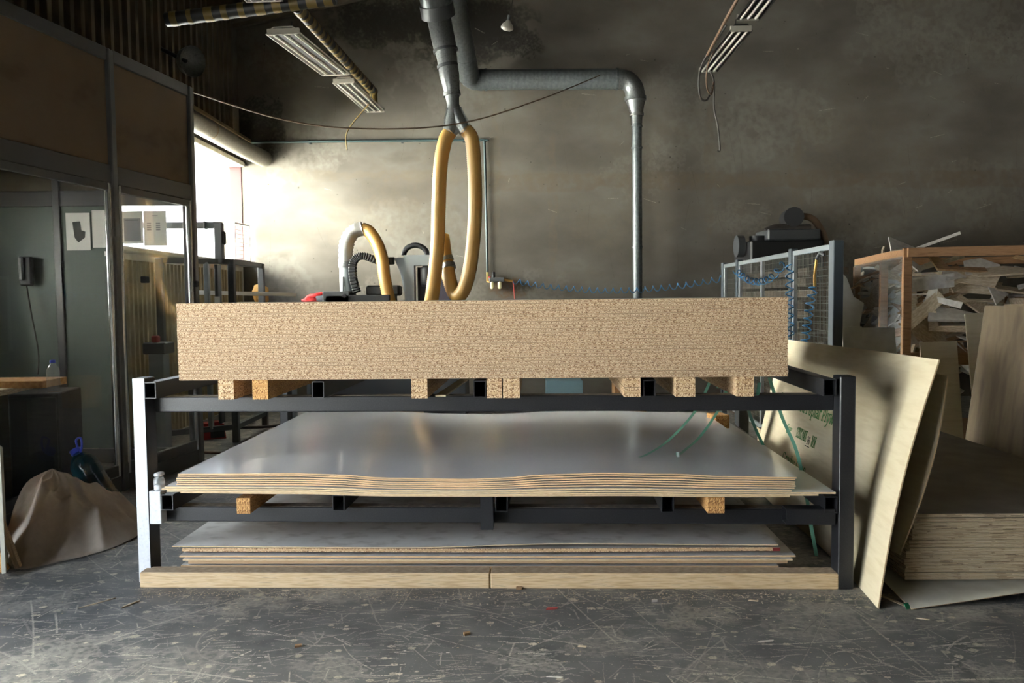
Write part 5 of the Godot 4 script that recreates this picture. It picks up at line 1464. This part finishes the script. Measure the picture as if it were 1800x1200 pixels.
# ---------------------------------------------------------------- heap of canvas, bottle and boards at the lower left
func build_left_corner() -> void:
	var c := V(-2.66, 0, -4.55)
	# outline on the floor, seen from the peak
	var out := [V(-2.50, 0, -3.96), V(-2.38, 0, -4.08), V(-2.26, 0, -4.22), V(-2.19, 0, -4.40), V(-2.17, 0, -4.62), V(-2.22, 0, -4.85), V(-2.40, 0, -4.95), V(-2.62, 0, -4.90), V(-2.82, 0, -4.78), V(-2.86, 0, -4.58), V(-2.80, 0, -4.36), V(-2.68, 0, -4.16), V(-2.58, 0, -4.02)]
	var ang := []
	for p in out:
		ang.append([atan2(p.z - c.z, p.x - c.x), Vector2(p.x - c.x, p.z - c.z).length()])
	ang.sort_custom(func(a, b): return a[0] < b[0])
	var n := FastNoiseLite.new()
	n.seed = 9
	n.frequency = 2.6
	n.fractal_octaves = 2
	var edge := func(a: float) -> float:
		var m := ang.size()
		for i in m:
			var p: Array = ang[i]
			var q: Array = ang[(i + 1) % m]
			var a0: float = p[0]
			var a1: float = q[0] + (TAU if i == m - 1 else 0.0)
			var aa := a
			if i == m - 1 and a < a0:
				aa = a + TAU
			if aa >= a0 and aa <= a1:
				return lerpf(p[1], q[1], (aa - a0) / maxf(a1 - a0, 1e-4))
		return 0.5
	var g := Geo.new()
	g.smooth()
	var NA := 132
	var NR := 40
	var P := func(i: int, j: int) -> Vector3:
		var a := -PI + TAU * (i % NA) / NA
		var f := float(j) / NR
		var rad: float = edge.call(a) * f
		var x := c.x + cos(a) * rad
		var z := c.z + sin(a) * rad
		# main cone with a soft shoulder, then a low crumpled skirt
		var dpk := rad / 0.52
		var h := 0.40 * pow(clampf(1.0 - dpk, 0, 1), 0.85)
		h = maxf(h, 0.36 * clampf(1.0 - f * 1.02, 0, 1) * (0.55 + 0.45 * cos(a - 1.2)))
		var skirt := clampf(f * 1.6, 0, 1)
		var fold := sin(a * 2.0 + rad * 4.0 + n.get_noise_2d(x * 0.6, z * 0.6) * 1.6)
		h += 0.06 * (1.0 - 2.0 * absf(fold)) * skirt * (1.0 - f * 0.45)
		var fold2 := 1.0 - 2.0 * absf(sin(a * 6.0 - rad * 12.0 + n.get_noise_2d(x * 0.8 + 5, z * 0.8) * 2.0))
		h += 0.022 * fold2 * skirt * smoothstep(-0.3, 0.5, cos(a - 0.1))
		h += 0.02 * n.get_noise_2d(x * 0.8, z * 0.8 + 4.0) * skirt
		# one long ridge running from the peak to the near tip
		var tip := Vector2(-2.50 - c.x, -3.96 - c.z).normalized()
		var pr := Vector2(x - c.x, z - c.z)
		var across := absf(pr.cross(tip))
		var along := pr.dot(tip)
		if along > 0:
			h += 0.085 * exp(-pow(across / 0.045, 2.0)) * clampf(along * 4.0, 0, 1)
		h *= 1.0 - pow(f, 9.0) * 0.75
		return V(x, maxf(h, 0.006), z)
	for i in NA:
		for j in NR:
			var a: Vector3 = P.call(i, j)
			var b: Vector3 = P.call(i + 1, j)
			var d: Vector3 = P.call(i + 1, j + 1)
			var e: Vector3 = P.call(i, j + 1)
			if j > 0:
				g.tri(a, b, d, Vector3.UP)
			g.tri(a, d, e, Vector3.UP)
	solo("canvas_heap", g.done(), M.canvas, Transform3D(), "crumpled taupe tarpaulin heaped on the floor by the glass", "tarpaulin")
	var b := thing("water_jug", "large blue-green water bottle lying tilted behind the tarpaulin", "bottle", T(-2.60, 0.10, -5.02, -18, 0, 38))
	var prof := [Vector2(0, -0.02), Vector2(0.078, -0.02), Vector2(0.088, 0.0)]
	for i in 7:
		prof.append(Vector2(0.086, 0.02 + i * 0.03))
		prof.append(Vector2(0.080, 0.035 + i * 0.03))
	prof.append_array([Vector2(0.088, 0.24), Vector2(0.080, 0.29), Vector2(0.055, 0.33), Vector2(0.028, 0.35), Vector2(0.026, 0.37)])
	part(b, "body", Geo.new().lathe(Transform3D(), prof, 24).done(), M.bottle_blue)
	part(b, "cap", Geo.new().lathe(T(0, 0.36, 0), [Vector2(0, 0), Vector2(0.034, 0), Vector2(0.034, 0.03), Vector2(0, 0.032)], 16).done(), M.cap_blue)
	part(b, "handle", Geo.new().tube(smooth_path([V(0.03, 0.35, 0), V(0.07, 0.38, 0), V(0.09, 0.42, 0), V(0.05, 0.43, 0), V(0.03, 0.385, 0)], 5), 0.007, 8).done(), M.cap_blue)
	# boards and a carton at the picture's left edge
	solo("edge_carton", slab(V(-2.80, 0.0, -4.22), V(-2.84, 0.84, -4.32), V(0.5, 0, 1), 0.34, 0.02), M.cardboard, Transform3D(), "brown carton panel standing at the left edge of the picture", "carton")
	solo("edge_board", slab(V(-2.575, 0.005, -3.96), V(-2.64, 0.62, -4.06), V(0.6, 0, 1), 0.30, 0.018), M.board_white, Transform3D(), "pale faced board leaning at the left picture edge", "board")
	solo("edge_stick", Geo.new().bar(V(-2.525, 0.012, -3.99), V(-2.60, 0.40, -3.92), 0.022, 0.03, 0.002).done(), M.timber, Transform3D(), "short wooden stick leaning on the pale board at left", "stick")
	solo("edge_stick", Geo.new().bar(V(-2.56, 0.014, -3.93), V(-2.66, 0.30, -3.88), 0.03, 0.05, 0.002).done(), M.chip_orange, Transform3D(), "thick splintered wood piece at the left picture edge", "stick")

# ---------------------------------------------------------------- window corner, machine guard, floor items at the back left
func build_window_corner() -> void:
	var pv := thing("beige_pipe", "thick beige pipe running above the bright window to the back wall", "pipe")
	part(pv, "pipe", Geo.new().tube([V(-3.30, 3.235, -6.9), V(-3.28, 3.225, -9.9), V(-3.20, 3.20, -10.48)], 0.105, 20).done(), M.pvc)
	for z in [-8.1, -8.8, -9.5]:
		part(pv, "band", Geo.new().tube([V(-3.29, 3.23, z), V(-3.29, 3.23, z - 0.02)], 0.110, 20).done(), M.rubble)
	part(get_node("wall_left"), "ledge", Geo.new().at(V(-3.43, 3.42, -8.6), V(0.16, 0.05, 3.7), 0.01).done(), M.rubble, Transform3D(), "rough dusty ledge above the beige pipe")
	part(get_node("wall_left"), "window_head", Geo.new().at(V(-3.60, 3.13, -8.75), V(0.30, 0.06, 3.49), 0.008).done(), M.sill_render)
	solo("red_jamb", Geo.new().at(V(-3.585, 2.475, -10.494), V(0.155, 1.25, 0.012), 0.003).done(), M.red_jamb, Transform3D(), "faded red painted strip at the far end of the bright window", "jamb")
	var cs := thing("window_casement", "small opened wire-mesh casement at the far window end", "window", T(-3.46, 1.87, -10.02))
	for e in [[V(0, 0, 0), V(0, 0.46, 0)], [V(0.06, 0, -0.38), V(0.06, 0.46, -0.38)], [V(0, 0, 0), V(0.06, 0, -0.38)], [V(0, 0.46, 0), V(0.06, 0.46, -0.38)]]:
		part(cs, "frame", Geo.new().bar(e[0], e[1], 0.022, 0.022, 0.002).done(), M.paper)
	var g := Geo.new()
	for k in 9:
		var f := (k + 0.5) / 9.0
		g.bar(V(0.06 * f, 0, -0.38 * f), V(0.06 * f, 0.46, -0.38 * f), 0.003, 0.003)
		g.bar(V(0, 0.46 * f, 0), V(0.06, 0.46 * f, -0.38), 0.003, 0.003)
	part(cs, "wire_mesh", g.done(), M.fence_wire).set_meta("kind", "stuff")
	# grey machine guard with the angled conduit
	var gd := thing("machine_guard", "dark grey framed machine guard standing below the window", "guard", T(-2.83, 0, -7.6))
	for p in [V(-0.36, 0, 0.35), V(0.17, 0, 0), V(0.17, 0, -0.9)]:
		part(gd, "post", Geo.new().bar(p, p + V(0, 1.75, 0), 0.06, 0.06, 0.005).done(), M.machine_dark)
	for y in [1.73, 0.15]:
		part(gd, "rail", Geo.new().bar(V(-0.36, y, 0.35), V(0.17, y, 0), 0.04, 0.05, 0.004).done(), M.machine_dark)
		part(gd, "rail", Geo.new().bar(V(0.17, y, 0), V(0.17, y, -0.9), 0.04, 0.05, 0.004).done(), M.machine_dark)
	part(gd, "stile", Geo.new().bar(V(-0.02, 0.15, 0.125), V(-0.02, 1.72, 0.125), 0.05, 0.04, 0.004).done(), M.machine_grey)
	part(gd, "control_strip", Geo.new().bar(V(0.06, 0.2, 0.06), V(0.06, 1.70, 0.06), 0.1, 0.03, 0.004).done(), M.machine_dark)
	part(gd, "label_plate", Geo.new().at(V(0.07, 1.37, 0.12), V(0.05, 0.06, 0.004)).done(), M.paper)
	part(gd, "white_bar", Geo.new().bar(V(-0.14, 1.44, 0.16), V(0.45, 1.42, -1.2), 0.03, 0.04, 0.004).done(), M.paper)
	var cd := thing("angled_conduit", "dark square conduit bent at a right angle above the guard", "conduit", T(-2.83, 0, -7.55))
	part(cd, "riser", Geo.new().at(V(0.08, 1.90, 0), V(0.075, 0.38, 0.07), 0.006).done(), M.machine_dark)
	part(cd, "arm", Geo.new().bar(V(0.115, 2.07, 0), V(-0.62, 2.07, 0.05), 0.06, 0.06, 0.006).done(), M.machine_dark)
	part(cd, "clamp", Geo.new().at(V(-0.04, 2.07, 0.01), V(0.015, 0.07, 0.07), 0.002).done(), M.machine_black)
	part(cd, "switch", Geo.new().at(V(0.125, 1.95, 0), V(0.03, 0.12, 0.05), 0.01).done(), M.machine_black)
	# grey machine legs and a bench seen through the glass
	var bh := thing("grey_stand", "grey machine stand with a dark vice seen through the door glass", "stand", T(-3.12, 0, -7.02))
	part(bh, "column", Geo.new().at(V(0, 0.45, 0), V(0.13, 0.9, 0.13), 0.006).done(), M.machine_grey)
	part(bh, "foot", Geo.new().at(V(0, 0.01, 0), V(0.28, 0.02, 0.28), 0.003).done(), M.machine_grey)
	part(bh, "head", Geo.new().at(V(0, 0.95, 0), V(0.2, 0.1, 0.2), 0.01).done(), M.machine_dark)
	part(bh, "knob", Geo.new().at(V(0, 1.03, 0.05), V(0.06, 0.06, 0.06), 0.01).done(), M.red_plastic)
	var lg := thing("grey_column_base", "pale grey square column standing behind the rack at left", "column", T(-2.33, 0, -8.35))
	part(lg, "column", Geo.new().at(V(0, 0.62, 0), V(0.10, 1.24, 0.10), 0.006).done(), M.machine_grey)
	part(lg, "foot", Geo.new().at(V(0, 0.01, 0), V(0.25, 0.02, 0.25), 0.003).done(), M.machine_grey)
	var fd := thing("foot_switch", "dark red and black foot switch on the floor behind the rack", "switch", T(-2.96, 0, -7.85, 25))
	part(fd, "body", Geo.new().prism(T(0, 0.0, 0), PackedVector2Array([Vector2(-0.11, 0), Vector2(0.1, 0), Vector2(0.085, 0.14), Vector2(0.03, 0.17), Vector2(-0.1, 0.16)]), 0.14).done(), M.red_plastic)
	part(fd, "pedal", Geo.new().at(V(0.02, 0.07, 0.076), V(0.13, 0.11, 0.014), 0.005).done(), M.machine_black)
	solo("floor_cable", Geo.new().tube(smooth_path([V(-2.86, 0.10, -7.9), V(-2.6, 0.05, -8.2), V(-2.3, 0.02, -8.7), V(-1.9, 0.02, -9.2)], 6), 0.016, 8).done(), M.cable, Transform3D(), "thick black cable trailing from the foot switch", "cable")
	solo("floor_cable", Geo.new().tube(smooth_path([V(-3.2, 0.012, -6.95), V(-2.8, 0.012, -7.05), V(-2.3, 0.012, -6.9)], 6), 0.011, 8).done(), M.rust_cable, Transform3D(), "thin brown cable lying on the floor behind the partition", "cable")
	solo("foam_lump", lump(V(0.10, 0.11, 0.10), 8), M.foam_orange, T(-3.02, 1.44, -9.6), "round orange-brown foam lump under the window", "foam")
	solo("foam_shelf", Geo.new().at(Vector3.ZERO, V(0.5, 0.03, 0.4), 0.004).done(), M.rib_panel, T(-3.24, 1.33, -9.6), "narrow wall shelf under the foam lump", "shelf")

# ---------------------------------------------------------------- splinters and dust on the floor
func build_floor_scraps() -> void:
	var sc := [
		[0.161, -3.40, 0.055, 0.018, 0.006, 15.0, "red_steel", "small reddish wood scrap on the floor in front of the rack"],
		[0.14, -2.774, 0.06, 0.006, 0.003, -6.0, "offcut_white", "white splinter on the floor near the bottom edge"],
		[-0.196, -3.144, 0.03, 0.02, 0.01, 40.0, "offcut_tan", "tan chip on the floor below the sleeper joint"],
		[0.62, -3.47, 0.03, 0.012, 0.01, 20.0, "offcut_white", "white chip on the floor near the right sleeper"],
		[1.06, -3.47, 0.045, 0.012, 0.003, -14.0, "offcut_pale", "pale shaving lying beside the right sleeper"],
		[0.98, -3.05, 0.07, 0.010, 0.004, 12.0, "offcut_white", "white lath splinter on the floor at right"],
		[1.70, -3.25, 0.05, 0.008, 0.003, -20.0, "offcut_pale", "pale splinter near the foot of the leaning plywood"],
		[-1.72, -3.50, 0.10, 0.010, 0.006, 65.0, "offcut_pale", "thin straw-like splinter beside the left rack foot"],
		[-1.88, -3.52, 0.16, 0.006, 0.004, 48.0, "offcut_pale", "long thin splinter on the floor left of the rack"],
		[-0.85, -3.05, 0.03, 0.02, 0.008, 30.0, "offcut_tan", "brown wood chip on the bright floor at left"],
		[0.26, -3.02, 0.035, 0.01, 0.005, -8.0, "offcut_pale", "cream chip on the floor at centre"],
		[0.02, -3.64, 0.03, 0.02, 0.012, 15.0, "offcut_tan", "wood crumb at the joint of the sleepers"],
	]
	for s in sc:
		var w: float = s[2]
		var d: float = s[3]
		solo("wood_splinter", Geo.new().prism(T(0, s[4] / 2 + 0.0005, 0, 0, -90), PackedVector2Array([Vector2(-w / 2, -d * 0.3), Vector2(w * 0.4, -d / 2), Vector2(w / 2, d * 0.1), Vector2(-w * 0.3, d / 2)]), s[4]).done(), M[s[6]], T(s[0], 0, s[1], s[5]), s[7], "splinter", "splinters on the floor")
	var mm := MultiMesh.new()
	mm.transform_format = MultiMesh.TRANSFORM_3D
	mm.mesh = Geo.new().prism(T(0, 0.5, 0, 0, -90), PackedVector2Array([Vector2(-0.5, -0.2), Vector2(0.3, -0.5), Vector2(0.5, 0.2), Vector2(-0.2, 0.5)]), 1.0).done(M.sawdust)
	var r := RandomNumberGenerator.new()
	r.seed = 31
	var n := 1500
	mm.instance_count = n
	for i in n:
		var x := r.randf_range(-1.75, 1.75)
		var z := -3.60 + absf(r.randfn(0, 0.05)) + x * 0.035
		if i % 3 == 0:
			x = r.randf_range(-2.6, 2.6)
			z = r.randf_range(-3.6, -2.3)
		if i % 7 == 0:
			x = r.randf_range(-1.7, 1.6)
			z = -3.60 + absf(r.randfn(0, 0.14)) + x * 0.035
		var s := r.randf_range(0.0015, 0.005)
		var b := Basis(Vector3.UP, r.randf() * TAU).scaled(Vector3(s * r.randf_range(0.7, 2.2), s * 0.35, s))
		mm.set_instance_transform(i, Transform3D(b, V(x, 0.0004, z)))
	var mi := MultiMeshInstance3D.new()
	mi.name = "sawdust"
	mi.multimesh = mm
	add_child(mi)
	tag(mi, "sawdust and tiny chips scattered on the floor along the sleepers", "sawdust")
	mi.set_meta("kind", "stuff")
